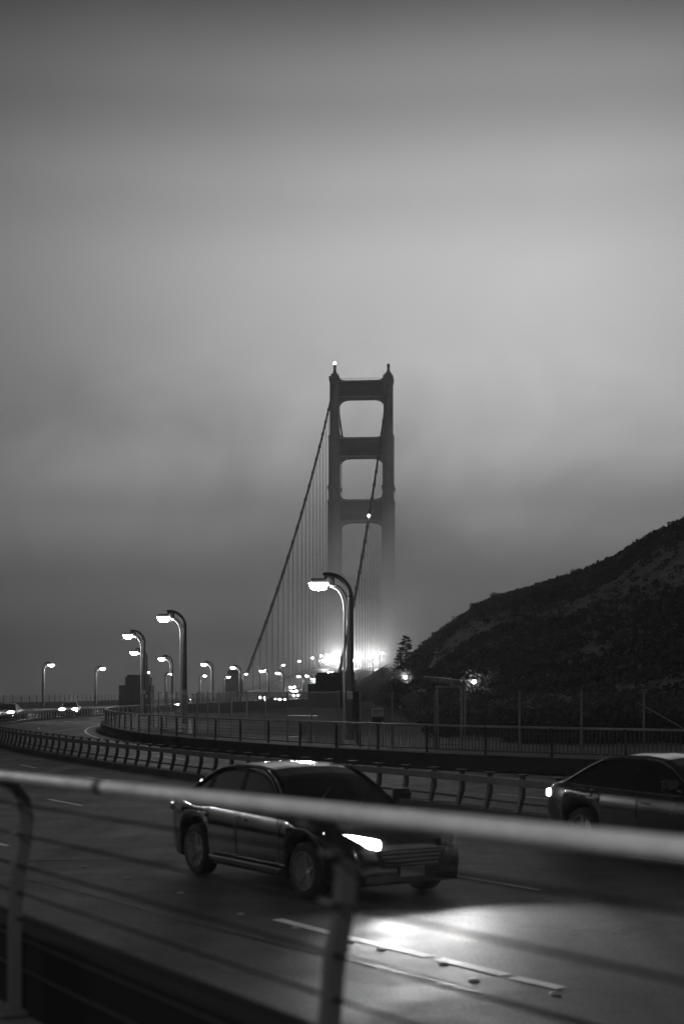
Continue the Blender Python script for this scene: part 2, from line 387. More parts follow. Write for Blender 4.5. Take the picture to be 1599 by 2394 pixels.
# raised studs beside the line
st = MB(); st.lathe([(.001, .018), (.025, .016), (.042, .007), (.046, 0)], (0, 0, 0), 12)
stud0 = None
sp_ = [(.08, 13.1), (-1.05, 14.75), (-1.85, 16.3), (-2.65, 17.6), (-3.4, 18.8), (.86, 12.05), (1.05, 11.35), (-.45, 13.9), (1.62, 10.85), (.35, 12.7)]
SL = ['raised road marker beside the first bright dash, right of the foreground post', 'raised road marker just left of the first bright dash, first in the row going left',
 'raised road marker second in the row going left from the foreground post', 'raised road marker third in the row going left from the foreground post', 'raised road marker farthest left and smallest in the row on the bare asphalt',
 'raised road marker beside the gap between the longest dashes', 'raised road marker beside the last bright dash', 'raised road marker hidden just behind the foreground post',
 'raised road marker nearest the camera, past the end of the last dash', 'raised road marker beside the middle of the longest dash']
for i, (x, y) in enumerate(sp_):
    if stud0 is None: stud0 = st.build('road_stud', mat('worn stud', .3, .6), smooth=True); o = stud0
    else: o = stud0.copy(); COL.objects.link(o)
    o.location = (x, y, .004)
    tag(o, SL[i], 'road stud', 'raised markers along the nearest lane line')
# tar patch joints across the road
jt = MB()
TAR = mat('tar joint', .012, .5)
for p, q, w_ in (((-11, 19.0), (0.5, 19.9), .12), ((-6.4, 21), (3.0, 8.2), .06), ((-12, 27), (-3.2, 24.0), .05)):
    a = Vector(p); b = Vector(q); pts = [a.lerp(b, t/14)+Vector((noise.noise(Vector((t*.7, p[0], 1)))*.12, noise.noise(Vector((t*.7, p[0], 5)))*.12)) for t in range(15)]
    jt.sweep([(c.x, c.y, .006) for c in pts], [(-w_/2, 0), (w_/2, 0)], closed=False)
tag(jt.build('road_joint', TAR, fix=False), kind='structure')

# plaza sheet between wall and hill foot
pz = MB()
back = [(60, 52), (45, 60), (30, 66), (20, 70), (14, 74), (9, 80), (5, 86), (2, 96), (0, 108), (-2, 120), (-5, 132)]
a = spline(wall_pts, 3); b = spline(back, 3); b = [b[int(round(i*(len(b)-1)/(len(a)-1)))] for i in range(len(a))]
for p, q in zip(a, b):
    for t in (0, .5, 1): pz.v.append((p[0]+(q[0]-p[0])*t, p[1]+(q[1]-p[1])*t, .42))
for i in range(len(a)-1):
    for j in range(2): k = i*3+j; pz.f.append((k, k+1, k+4, k+3))
tag(pz.build('pavement', mat('pavement concrete', .07, .85, var=.35, scale=.6, bump=.3)), kind='structure')

# ------------------------------------------------------------------ near walkway and railing (foreground)
rd = Vector((-1928, 3325, -71))/3325              # direction of the near rail (falls slightly away)
rp0 = Vector((-.068, 3.76, 1.99))                   # rail axis where the middle post stands
def rail_pt(s): return rp0 + rd*s
walk = MB()
pa = [tuple(rail_pt(s)+Vector((0, 0, -.70))) for s in np.linspace(-14, 22, 40)]
walk.sweep(pa, [(-.31, 0), (-.125, 0), (-.125, -1.5), (-.31, -1.5)])
wk0 = tag(walk.build('parapet_kerb', mat('black steel kerb', .006, .9, spec=.12), bevel=.008), 'low dark concrete kerb carrying the blurred cable railing', 'kerb wall')
bpy.context.view_layer.update()
for dz_, oo in ((-.035, -.12), (-.17, -.12)):
    MB().sweep([(p[0], p[1], p[2]+dz_) for p in pa], [(oo, 0), (oo+.005, 0), (oo+.005, .006), (oo, .006)]).build('edge_strip', mat('worn edge steel', .035, .6), wk0)
wk = MB(); wk.sweep(pa, [(-.12, -.36), (5, -.36), (5, -1.5), (-.12, -1.5)])
tag(wk.build('footpath', mat('footpath concrete', .06, .9, var=.3, scale=2)), kind='structure')
fr = empty('cable_railing', tuple(rail_pt(0)-Vector((0, 0, .98))), label='blurred steel cable railing with round handrail across the foreground', cat='railing')
def under(o, par):
    o.parent = par; o.matrix_parent_inverse = Matrix.Translation(par.location).inverted(); return o
drl = Vector((rd.x, rd.y, 0)).normalized(); inn = Vector((-drl.y, drl.x, 0))    # inn points to the walkway side
if inn.y > 0: inn = -inn
pth = [tuple(rail_pt(s)) for s in np.linspace(-9, 20, 60)]
under(MB().tube(pth, .0245, 20).build('handrail', RAILM, smooth=True), fr)
for s in (-3.3, 1.35, 5.9): under(MB().tube([tuple(rail_pt(s)), tuple(rail_pt(s+.07))], .0262, 20).build('rail_sleeve', POSTM, smooth=True), fr)
for i, dz in enumerate((.126, .258, .392, .512, .625)):
    under(MB().tube([tuple(Vector(p)-inn*.075-Vector((0, 0, dz))) for p in pth], .005, 6).build('cable', CABLEM, smooth=True), fr)
# posts: pairs of curved flat plates that bend over to meet the rail
def plate(base, side, wdt=.056, th=.012):
    """outline in plane (inn, up): foot on kerb, leans, hooks over under the rail"""
    cl = [(-.072, -1.04), (-.072, -.65), (-.092, -.42), (-.122, -.28), (-.130, -.19), (-.112, -.105), (-.066, -.045), (.006, -.026)]
    l = []; r = []
    for i, (x, z) in enumerate(cl):
        a = cl[max(i-1, 0)]; b = cl[min(i+1, len(cl)-1)]; d = Vector((b[0]-a[0], b[1]-a[1])).normalized(); n = Vector((-d.y, d.x))
        ww = wdt/2*(1 if i < 5 else (1-.12*(i-4)))
        l.append((x+n.x*ww, z+n.y*ww)); r.append((x-n.x*ww, z-n.y*ww))
    m = MB(); m.prism(l+r[::-1], base+drl*side, inn, (0, 0, 1), drl*th); return m
for s in (-4.84, -2.42, 0, 2.42, 4.84, 7.26, 9.68):
    b = rail_pt(s+.06)
    m = plate(b, -.004, th=.034); m2 = plate(b, .028, wdt=.028, th=.020); o = len(m.v); m.v += m2.v; m.f += [tuple(i+o for i in f) for f in m2.f]
    for dz in (.126, .258, .392, .512, .625):
        q = b - inn*.075 - Vector((0, 0, dz)); m.tube([q-drl*.03, q+drl*.045], .010, 8)
    q = b-inn*.05-Vector((0, 0, .695)); m.box(q-Vector((0, 0, .345)), (.16, .12, .014), math.atan2(drl.y, drl.x))
    po = under(m.build('post', POSTM, bevel=.003), fr)

# ------------------------------------------------------------------ street lamps
def build_lamp(lit=LAMP, plates=True):
    """arm points to local +X; 6.9 m tall"""
    root = empty('street_lamp', (0, 0, 0)); H = 6.9
    m = MB(); zs = [0, .35, .36, 2, 4, 5.9]; rs = [.20, .20, .165, .155, .14, .13]
    m.tube([(0, 0, z) for z in zs], .15, 8, rs=rs)
    m.build('pole', POLE, root, bevel=.01)
    m = MB(); arc = [(0, 0, 5.9)] + [(.95*(1-math.cos(a)), 0, 5.92+.92*math.sin(a)) for a in np.linspace(.1, math.pi/2, 9)] + [(1.1, 0, 6.84)]
    m.tube(arc, .1, 8, rs=[.13]+[.13-.007*i for i in range(9)]+[.06]); m.build('arm', POLE, root, smooth=True)
    m = MB(); arc = [(.08, 0, 5.45)] + [(.1+.62*(1-math.cos(a)), 0, 5.55+.86*math.sin(a)) for a in np.linspace(.1, math.pi/2, 7)] + [(.95, 0, 6.42)]
    m.tube(arc, .035, 6); m.build('brace', POLE, root, smooth=True)
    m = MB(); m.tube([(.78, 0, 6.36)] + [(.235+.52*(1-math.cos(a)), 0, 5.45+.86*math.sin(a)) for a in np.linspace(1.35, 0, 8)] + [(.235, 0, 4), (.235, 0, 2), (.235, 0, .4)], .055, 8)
    m.build('highlight_strip', mat('pale conduit', .5, .45, var=.1, scale=2), root, smooth=True)  # added pale strip; stands in for the pole side lit by its lamp
    MB().box((.84, 0, 6.60), (.40, .26, .40)).build('ballast_box', BLACK, root, bevel=.03)
    lum = MB().prism([(.0, .0), (.58, .02), (.60, .19), (.02, .20), (-.02, .12)], (.98, 0, 6.46), (1, 0, 0), (0, 0, 1), (0, .36, 0)).build('luminaire', BLACK, root, bevel=.02)
    m = MB(); nx, ny = 9, 7
    for i in range(nx):
        for j in range(ny):
            u = i/(nx-1)*2-1; v = j/(ny-1)*2-1; d = max(0, 1-u*u)**.5*max(0, 1-v*v)**.5
            m.v.append((1.27+u*.39, v*.2, 6.455-.28*d**.6))
    for i in range(nx-1):
        for j in range(ny-1): a = i*ny+j; m.f.append((a, a+1, a+ny+1, a+ny))
    m.build('bulb', lit, lum, smooth=True)
    return root
lamp0 = build_lamp()
spots = []
# (pixel column of pole, depth, arm to the left?, ground) -> real positions
right_row = [  # (x, y, label)
    (0.33, 57.2, 'tallest arched street lamp, standing just before the bridge tower'),
    (-9.5, 86, 'tall arched street lamp, second largest after the one before the tower'),
    (-15.7, 113, 'arched lamp before the stepped pylon, taller of two overlapping poles'),
    (-19.9, 145, 'arched lamp half hidden behind the overlapping pole, lower of that pair'),
    (-20.5, 172, 'arched lamp with left arm standing just left of the second largest lamp'),
    (-18.5, 204, 'arched lamp with left arm between the second largest lamp and the small pylon'),
    (-16.5, 232, 'arched lamp with left arm whose pole crosses the small far pylon'),
    (-13.8, 268, 'arched lamp with left arm just right of the cable foot'),
    (-12.0, 294, 'arched lamp with left arm, second to the right of the cable foot'),
    (-9.6, 355, 'small arched lamp with left arm near the car headlights on the bridge ramp'),
    (-8.6, 400, 'smallest arched lamp with left arm close to the large dark pylon'),
]
left_row = [
    (-43.9, 209, 'leftmost arched street lamp, arm to the right above the wire fence'),
    (-41.4, 239, 'arched street lamp with right arm, second from the left edge'),
    (-39.9, 283, 'small right-armed lamp whose light peeps out behind the overlapping poles'),
    (-38.0, 306, 'small right-armed lamp between the overlapping poles and the second largest lamp'),
    (-34.0, 340, 'small right-armed lamp just right of the second largest lamp'),
    (-30.6, 368, 'small right-armed lamp standing left of the small far pylon'),
    (-29.2, 415, 'small right-armed lamp at the foot of the left main cable'),
]
for y in (450, 500, 550, 600, 640): left_row.append((axis_x(y)-13.6, y, {450: 'first', 500: 'second', 550: 'third', 600: 'fourth', 640: 'fifth'}[y]+' right-armed lamp along the bridge deck beyond the cable foot'))
for y in (590, 640, 690): right_row.append((axis_x(y)+14.0, y, {590: 'first', 640: 'second', 690: 'third'}[y]+' lamp on the right bridge railing beyond the large dark pylon'))
first = True
PLATEN = SIGN
for row, rz, grp in ((right_row, math.pi, 'arched street lamps with arms to the left'), (left_row, 0, 'arched street lamps with arms to the right')):
    for i, (x, y, lab) in enumerate(row):
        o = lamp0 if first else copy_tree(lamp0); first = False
        o.location = (x, y, roadz(y) if y > 372 else (.42 if (row is right_row and y < 120) else 0)); o.rotation_euler = (0, 0, rz + random.uniform(-.12, .12))
        if row is right_row and i == 0: o.location.z = .25
        tag(o, lab, 'street lamp', grp)
        if row is right_row and i < 3:
            q = MB().box((0, .175, 1.95), (.24, .012, .3)).build('notice_plate', PLATEN, o, bevel=.01)
# two unseen street lamps, put just outside the picture to light the foreground
for (x, y, lab) in ((-4.2, -4.2, 'unseen street lamp on the near footpath, just outside the picture'), (-18.8, 28, 'unseen street lamp on the near kerb, left of the picture')):
    o = copy_tree(lamp0); o.location = (x, y, .9 if y < 9 else 0); o.rotation_euler = (0, 0, R(35)); tag(o, lab, 'street lamp', 'unseen near kerb street lamps')
    for c in o.children:
        for b_ in c.children: b_.data = b_.data.copy(); b_.data.materials[0] = mat('lit lamp glass near', .8, .3, emit=620)

# ------------------------------------------------------------------ median barrier
mp_ = spline(median_pts, 1.0)
mb_root = empty('median_barrier', (mp_[0][0], mp_[0][1], 0), label='long curved steel median barrier with black S-shaped posts dividing the road', cat='crash barrier')
def lvl(path, z0=0): return [(p[0], p[1], roadz(p[1])+z0) for p in path]
BEAM = mat('barrier beam', .075, .5, metal=.2, var=.3, scale=2)
under(MB().sweep(lvl(mp_), [(-.06, .62), (.06, .62), (.06, .75), (-.06, .75)]).build('top_beam', BEAM, bevel=.01), mb_root)
under(MB().sweep(lvl(mp_), [(-.02, .30), (.02, .30), (.02, .345), (-.02, .345)]).build('lower_rail', BLACK), mb_root)
under(MB().sweep(lvl(mp_), [(-.28, 0), (-.24, .16), (.24, .16), (.28, 0)]).build('kerb', DCONC, bevel=.01), mb_root)
S_ = [(-.07, 0), (-.03, .0), (-.02, .2), (.06, .44), (.065, .55), (.06, .8), (-.01, .8), (-.015, .55), (-.03, .44), (-.10, .2), (-.14, .0)]
pm = MB(); pm.prism([(a+.0, b) for a, b in S_], (0, 0, 0), (1, 0, 0), (0, 0, 1), (0, .09, 0)); pm.box((0.0, 0, .82), (.20, .15, .03)); pm.box((-.06, 0, .15), (.26, .2, .03))
post_me = None; rest = MB()
cnt = 0
for i, p in enumerate(mp_):
    a = Vector(mp_[max(i-1, 0)]); b = Vector(mp_[min(i+1, len(mp_)-1)]); d = (b-a).normalized(); ang = math.atan2(d.y, d.x) - math.pi/2
    # cross direction of the post = local X
    if cnt < 100:
        if post_me is None: o = pm.build('post', BLACK, bevel=.004); post_me = o
        else: o = post_me.copy(); COL.objects.link(o)
        o.location = (p[0], p[1], roadz(p[1])+.005); o.rotation_euler = (0, 0, ang); under(o, mb_root); cnt += 1
    else: rest.box((p[0], p[1], roadz(p[1])+.4), (.14, .12, .8), ang)
r_ = under(rest.build('post', BLACK), mb_root); r_['kind'] = 'stuff'

# ------------------------------------------------------------------ far side wall with railing
wp = spline(wall_pts, .5)
wl = tag(MB().sweep([(p[0], p[1], 0) for p in wp], [(-.12, 0), (.18, 0), (.18, .46), (-.06, .46), (-.12, .1)]).build('kerb_wall', DCONC, bevel=.02), 'low dark concrete wall curving along the far side of the road', 'wall')
rl = spline([(p[0]+.1, p[1]+.1) for p in wall_pts], 2.4)
rr_ = empty('wall_railing', (rl[0][0], rl[0][1], .46), label='dark railing with pale top rail on the curved concrete wall', cat='railing')
fine = spline([(p[0]+.1, p[1]+.1) for p in wall_pts], .6)
under(MB().tube([(p[0], p[1], 1.30) for p in fine], .04, 8).build('top_rail', mat('far handrail steel', .26, .45, metal=.2, var=.3, scale=1), smooth=True), rr_)
under(MB().tube([(p[0], p[1], .58) for p in fine], .02, 6).build('bottom_rail', POSTM), rr_)
hk = MB(); hk.prism([(-.035, 0), (.035, 0), (.04, .5), (.03, .74), (.0, .84), (-.05, .84), (-.025, .78), (-.03, .5)], (0, 0, 0), (1, 0, 0), (0, 0, 1), (0, .07, 0)); p0 = None
for i, p in enumerate(rl):
    a = Vector(rl[max(i-1, 0)]); b = Vector(rl[min(i+1, len(rl)-1)]); d = (b-a).normalized(); ang = math.atan2(d.y, d.x) - math.pi/2
    if p0 is None: o = hk.build('post', BLACK, bevel=.01); p0 = o
    else: o = p0.copy(); COL.objects.link(o)
    o.location = (p[0], p[1], .46); o.rotation_euler = (0, 0, ang); under(o, rr_)
for i in range(len(rl)-1):
    a = Vector(rl[i]); b = Vector(rl[i+1]); L_ = (b-a).length; mid = (a+b)/2
    m = MB()
    if mid.y < 50.5:
        n = int(L_/.13)
        for k in range(1, n): q = a.lerp(b, k/n); m.box((q.x, q.y, .92), (.025, .025, .70), math.atan2((b-a).y, (b-a).x))
        under(m.build('baluster_panel', STEEL if 44.5 < mid.y < 48.5 else POSTM), rr_)
    else:
        for k in range(5): z = .66+k*.13; m.bar((a.x, a.y, z), (b.x, b.y, z), .012)
        under(m.build('cable_panel', POSTM), rr_)

# ------------------------------------------------------------------ chain-link fences
def fence(name, pts, h, spacing, z0, meshm, label, post_r=.035, postm=STEEL, top=True, zf=None, solid=None):
    pl = spline(pts, spacing); zf = zf or (lambda x, y: z0)
    root = empty(name, (pl[0][0], pl[0][1], zf(*pl[0])), label=label, cat='fence')
    fn = spline(pts, spacing/2)
    P = [(p[0], p[1], zf(*p)) for p in fn]; m = MB(); uv = []; L_ = 0
    for i, p in enumerate(P):
        if i: L_ += math.dist(p, P[i-1])
        sag = .0 if top else .0
        m.v += [(p[0], p[1], p[2]+.04), (p[0], p[1], p[2]+h)]; uv += [(L_, 0), (L_, h)]
        if i: k = 2*i; m.f.append((k-2, k, k+1, k-1))
    under(m.build('wire_mesh', meshm, uv=uv, fix=False), root)
    pr = MB().tube([(0, 0, 0), (0, 0, h+.06)], post_r, 8); p0 = None; rest = None
    for i, p in enumerate(pl):
        if i >= 100: break
        if p0 is None: o = pr.build('post', postm); p0 = o
        else: o = p0.copy(); COL.objects.link(o)
        o.location = (p[0], p[1], zf(*p)); under(o, root)
    if top: under(MB().tube([(p[0], p[1], p[2]+h) for p in P], .018, 6).build('top_rail', postm), root)
    if solid: under(MB().sweep(P, [(-.08, 0), (.08, 0), (.08, solid), (-.08, solid)]).build('barrier_base', DCONC), root)
    return root, pl
fl_pts = [(34, 33), (22, 37), (14, 41.5), (9.28, 44.8), (5.3, 45.6), (3.9, 46.3)]
root, pl = fence('chain_link_fence', fl_pts, 1.9, 2.0, .42, CHAIN, 'galvanised chain-link fence with a diagonal end brace behind the right-hand railing', top=False)
under(MB().tube([(9.28, 44.7, 2.0), (11.0, 43.6, .9)], .022, 6).build('brace', STEEL), root)
fence('chain_link_fence', [(3.05, 46.6), (1.1, 48.2), (-.1, 50.5)], 1.9, 2.0, .42, CHAIN, 'short chain-link fence bearing the small white sign beside the gate', top=False)
fence('wire_fence', [(-.15, 51), (-1.1, 53), (-4.2, 60), (-7.2, 69), (-10.2, 78), (-11.6, 86)], 1.9, 2.3, .42, CHAINL, 'fine-mesh wire fence behind the curved railing, left of the tallest lamp', top=True)
# gate
gt = empty('metal_gate', (3.1, 46.55, .42), label='narrow steel gate frame in the chain-link fence right of the white sign', cat='gate')
gm = MB(); gx0, gx1 = 3.15, 3.85
for x, wd in ((3.12, .06), (3.9, .06), (4.02, .05)): gm.box((x, 46.5, .42+1.05), (wd, .09, 2.1))
gm.box((3.51, 46.5, 2.5), (.9, .07, .06)); gm.box((3.51, 46.5, .62), (.8, .05, .05)); under(gm.build('gate_frame', STEEL, bevel=.005), gt)
m = MB(); m.v = [(3.17, 46.49, .65), (3.85, 46.49, .65), (3.85, 46.49, 2.45), (3.17, 46.49, 2.45)]; m.f = [(0, 1, 2, 3)]
under(m.build('wire_mesh', CHAIN, uv=[(0, 0), (.68, 0), (.68, 1.8), (0, 1.8)], fix=False), gt)
# sign on the fence
sg = empty('fence_sign', (1.2, 47.9, 1.5), label='small white rectangular sign with dark lettering hung on the chain-link fence', cat='sign')
under(MB().box((1.2, 47.95, 1.66), (.40, .01, .24), R(-4)).build('sign_board', SIGN), sg)
m = MB()
for r0, (z, h) in enumerate(((1.72, .045), (1.665, .035), (1.615, .03), (1.575, .018))):
    x = 1.03
    while x < 1.36:
        w_ = random.uniform(.012, .04) if r0 < 3 else random.uniform(.01, .02); m.box((x+w_/2, 47.935+(x-1.2)*-.07, z), (w_, .006, h*random.uniform(.8, 1)), R(-4)); x += w_+random.uniform(.008, .016)
under(m.build('lettering', BLACK), sg)
tag(MB().box((1.22, 47.95, 1.40), (.42, .03, .18), R(-4)).build('utility_box', BLACK, bevel=.01), 'dark square box on the fence just under the white sign', 'utility box')
# leaning dark post behind the tall lamp
tag(MB().tube([(.62, 52.5, .42), (.50, 52.5, 2.35)], .12, 8).build('wooden_post', WOOD, bevel=.01), 'thick dark post right behind the tallest lamp', 'post')
# delineators behind the railing
de = MB(); de.lathe([(.11, 0), (.10, .04), (.05, .06), (.045, .72), (.05, .75), (.05, .9), (.001, .93)], (0, 0, 0), 12); d0 = None
for x, y, lab in ((.02, 48.6, 'white post behind the railing just left of the tallest lamp'), (.92, 47.6, 'white post behind the railing just right of the tallest lamp'), (1.36, 47.3, 'pale grey post behind the railing under the white sign')):
    if d0 is None: o = de.build('delineator_post', CONE, smooth=True); d0 = o
    else: o = d0.copy(); COL.objects.link(o)
    o.location = (x, y, .42); tag(o, lab, 'marker post', 'marker posts behind the railing')
# cones
cn = empty('traffic_cone', (0, 0, 0)); MB().box((0, 0, .02), (.38, .38, .04)).build('base', BLACK, cn, bevel=.01)
MB().lathe([(.15, .04), (.12, .12), (.035, .70), (.02, .71)], (0, 0, 0), 16).build('cone_body', CONE, cn, smooth=True)
cones = [(-1.2, 53.4, 'white traffic cone beside the crowd barrier left of the tallest lamp'), (-9.0, 72, 'traffic cone behind the curved railing, under the left lamps'), (-8.6, 76, 'traffic cone farther back behind the curved railing, by the wire fence'),
         (-7.6, 66.5, 'traffic cone at the foot of the second largest lamp'), (-6.9, 64.5, 'traffic cone right of the second largest lamp foot')]
for i, (x, y, lab) in enumerate(cones):
    o = cn if i == 0 else copy_tree(cn); o.location = (x, y, .42); tag(o, lab, 'traffic cone', 'traffic cones behind the railing')
cb = MB()
for x in (-.55, .55): cb.tube([(x, 0, 0), (x, 0, 1.0)], .022, 6)
cb.tube([(-.55, 0, 1.0), (.55, 0, 1.0)], .022, 6); cb.tube([(-.55, 0, .2), (.55, 0, .2)], .018, 6)
for k in range(1, 10): cb.bar((-.55+.11*k, 0, .2), (-.55+.11*k, 0, 1.0), .014)
for x in (-.4, .4): cb.bar((x, -.25, .01), (x, .25, .01), .03)
cbo = empty('crowd_barrier', (-1.5, 54, .42), R(12)); cb.build('barrier_frame', STEEL, cbo); tag(cbo, 'pale steel crowd barrier behind the white traffic cone', 'barrier', 'crowd barriers')
o = copy_tree(cbo); o.location = (-7.2, 66, .42); o.rotation_euler = (0, 0, R(30)); tag(o, 'pale steel crowd barrier beside the second largest lamp', 'barrier', 'crowd barriers')

# left fence along the cliff, inner dark barrier
fence('cliff_fence', lfence_pts, 1.95, 3.0, 0, CHAIND, 'long wire fence on a dark barrier along the far left edge of the road', post_r=.05, postm=BLACK, top=False, zf=lambda x, y: roadz(y), solid=.95)
ib = [(-15.0, 138), (-13, 165), (-10.2, 200), (-7, 235), (-3, 290), (-1.4, 340), (-.6, 395)]
tag(MB().sweep([(p[0], p[1], roadz(p[1])) for p in spline(ib, 3)], [(-.2, 0), (.2, 0), (.12, 1.25), (-.12, 1.25)]).build('concrete_barrier', DCONC), 'dark solid barrier wall running from the curve towards the large dark pylon', 'barrier')
fence('ramp_fence', ib, 2.2, 3.0, 0, CHAIND, 'tall dark wire fence standing along the dark barrier wall', post_r=.04, postm=POSTM, top=False, zf=lambda x, y: roadz(y)+.02)

# ------------------------------------------------------------------ pylons
def pylon(name, c, sx, sy, h, label, ang=0):
    root = empty(name, (c[0], c[1], 0), ang, label=label, cat='bridge pylon')
    m = MB(); m.box((0, 0, h/2-1), (sx, sy, h+2)); m.build('shaft', DCONC, root, bevel=.12)
    m = MB()
    for k in range(-1, 2): m.box((k*sx*.3, -sy/2-.12, h*.46), (sx*.16, .28, h*.9))
    m.build('pilaster', DCONC, root, bevel=.05)
    m = MB(); m.box((-sx*.5-.55, 0, h*.36-1), (1.1, sy*.8, h*.72+2)); m.build('buttress', DCONC, root, bevel=.08); m = MB(); m.box((sx*.5+.22, 0, h*.36-1), (.44, sy*.8, h*.72+2)); m.build('buttress', DCONC, root, bevel=.08)
    m = MB(); m.box((0, 0, h+.1), (sx*.86, sy*.86, .5)); m.build('cap', DCONC, root, bevel=.06)
    return root
pylon('bridge_pylon', (-33.1, 232), 3.7, 5, 4.9, 'stepped dark pylon at left behind the overlapping lamp poles')
pylon('bridge_pylon', (-2.25, 228), 4.1, 5, 5.2, 'large dark pylon just left of the tallest lamp')
pylon('bridge_pylon', (-31.2, 415), 4.0, 6, 8.6, 'small far dark pylon left of the cable foot')
pylon('bridge_pylon', (1.4, 418), 4.6, 6, 8.4, 'far dark pylon hidden behind the tallest lamp pole')

# ------------------------------------------------------------------ suspension bridge
TX, TY = 10.0, 727.0; ang_b = math.atan2(24.8, 309)       # bridge heading, clockwise from +Y
br = empty('suspension_bridge', (TX, TY, roadz(TY)), label='tall suspension bridge with a two-legged tower rising into the fog', cat='bridge')
ca, sa = math.cos(-ang_b), math.sin(-ang_b)
def loc(u, v, z):   # u across (right +), v along (away +) from the tower
    return (TX + u*ca - v*sa, TY + u*sa + v*ca, z)
rot_b = -ang_b
tw = under(MB().box(loc(0, 0, 13), (40, 17, 4), rot_b).build('tower', BRIDGE), br)
def upart(m, name, mt, par, **k):
    o = m.build(name, mt, **k); o.parent = par; o.matrix_parent_inverse = Matrix.Translation(br.location).inverted() if par is br else par.matrix_world.inverted(); return o
bpy.context.view_layer.update()
def bxl(m, u, v, z0, z1, su, sv): m.box(loc(u, v, (z0+z1)/2), (su, sv, z1-z0), rot_b)
tiers = [(-58, 16, 8.2, 17), (16, 49, 7.4, 15.5), (49, 62, 7.0, 15), (62, 100, 6.3, 14), (100, 133, 5.5, 12), (133, 161.5, 4.5, 10)]
for sgn in (-1, 1):
    m = MB(); u0 = 13.7*sgn
    for z0, z1, su, sv in tiers:
        bxl(m, u0, 0, z0, z1, su, sv*.9)
        bxl(m, u0, 0, z0, z1-1.2, su*.62, sv); bxl(m, u0, 0, z0, z1-2.2, su*.30, sv+1.0)
        bxl(m, u0, 0, z1-1.0, z1+.25, su+.35, sv*.9+.35)
    for du in (-1, 1):
        for z0, z1, su, sv in tiers[3:]: bxl(m, u0+du*su*.42, 0, z0, z1-1.5, su*.08, sv*.9+.5)
    # balcony cluster near third strut
    bxl(m, u0, 0, 106, 107.6, 6.6, 13.2)
    upart(m, 'leg', BRIDGE, tw, bevel=.08)
    m = MB(); bxl(m, u0, 0, 161.5, 163.4, 5.2, 11); bxl(m, u0, 0, 163.4, 165, 3.4, 7)
    m.lathe([(1.9, 165), (1.1, 166), (.75, 167.2), (.7, 169), (.9, 169.2), (.55, 170.3)], (loc(u0, 0, 0)[0], loc(u0, 0, 0)[1], 0), 10)
    for k in range(6):
        q = loc(u0+random.uniform(-2.4, 2.4), random.uniform(-5, 5), 163.3); m.bar(q, (q[0], q[1], 165.2+random.random()), .12)
    upart(m, 'saddle_housing', BRIDGE, tw)
LEDGE = mat('lit ledge tone', .6, .6, var=.1, scale=.3)  # bridge paint lightened; light caught by the ledges is put into the colour
struts = [(161.3, 152.6, 11.4), (132.4, 122.4, 11), (100.8, 89.4, 10.7), (61.5, 48, 10.3)]
for zt, zb, hw in struts:
    m = MB(); bxl(m, 0, 0, zb+1, zt-.9, hw*2, 6.5)
    bxl(m, 0, 0, zt-.95, zt, hw*2, 8.2); bxl(m, 0, 0, zb, zb+1.05, hw*2, 8.2); bxl(m, 0, 0, zb+1.8, zb+2.2, hw*2-.5, 7.2); bxl(m, 0, 0, zt-2.2, zt-1.8, hw*2-.5, 7.2)
    for k in range(-9, 10): bxl(m, k*1.08, 0, zb+2.4, zt-2.4, .42, 7.0)
    upart(m, 'crossbeam', mat('shaded crossbeam tone', .20, .6, var=.25, scale=.15), tw)  # bridge paint darkened; recess shade is put into the crossbeam colour
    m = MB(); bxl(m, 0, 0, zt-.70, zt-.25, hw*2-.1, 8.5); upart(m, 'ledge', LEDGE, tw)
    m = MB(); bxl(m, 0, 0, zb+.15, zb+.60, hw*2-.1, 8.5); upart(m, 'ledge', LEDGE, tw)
    m = MB()
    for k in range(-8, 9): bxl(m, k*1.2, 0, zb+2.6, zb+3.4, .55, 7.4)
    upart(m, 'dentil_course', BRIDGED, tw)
    # stepped art-deco corner brackets
    for sg2 in (-1, 1):
        e = hw+.2
        for (up, base) in ((-1, zb), (1, zt)):
            big = 4.6 if up < 0 else 3.0
            pts = [(0, 0), (-big*1.15, 0), (-big*1.1, .35*up)] + [(-big*(1-math.sin(t))*.95, up*big*(1-math.cos(t))*.95+up*.4) for t in np.linspace(.15, math.pi/2, 7)] + [(0, up*(big*1.3))]
            m = MB(); m.prism([(p[0], p[1]) for p in pts], loc(sg2*e, 0, base), (sg2*ca, sg2*sa, 0), (0, 0, 1), (-sa*5.5, ca*5.5, 0)); upart(m, 'corner_bracket', BRIDGE, tw)
# small lit maintenance panel and railings along the top
m = MB()
for k in range(-10, 11): q = loc(k*1.05, -3.6, 161.2); m.bar(q, (q[0], q[1], 162.6), .12)
a_ = loc(-11, -3.6, 162.4); b_ = loc(11, -3.6, 162.4); m.bar(a_, b_, .1); upart(m, 'maintenance_rail', BRIDGE, tw)
# aviation beacon
q = loc(-13.7, 0, 170.9); upart(MB().lathe([(.001, -.5), (.5, -.4), (.75, 0), (.65, .5), (.3, .95), (.001, 1.05)], q, 10), 'beacon_lamp', mat('lit beacon', .8, .3, emit=12), tw, smooth=True)
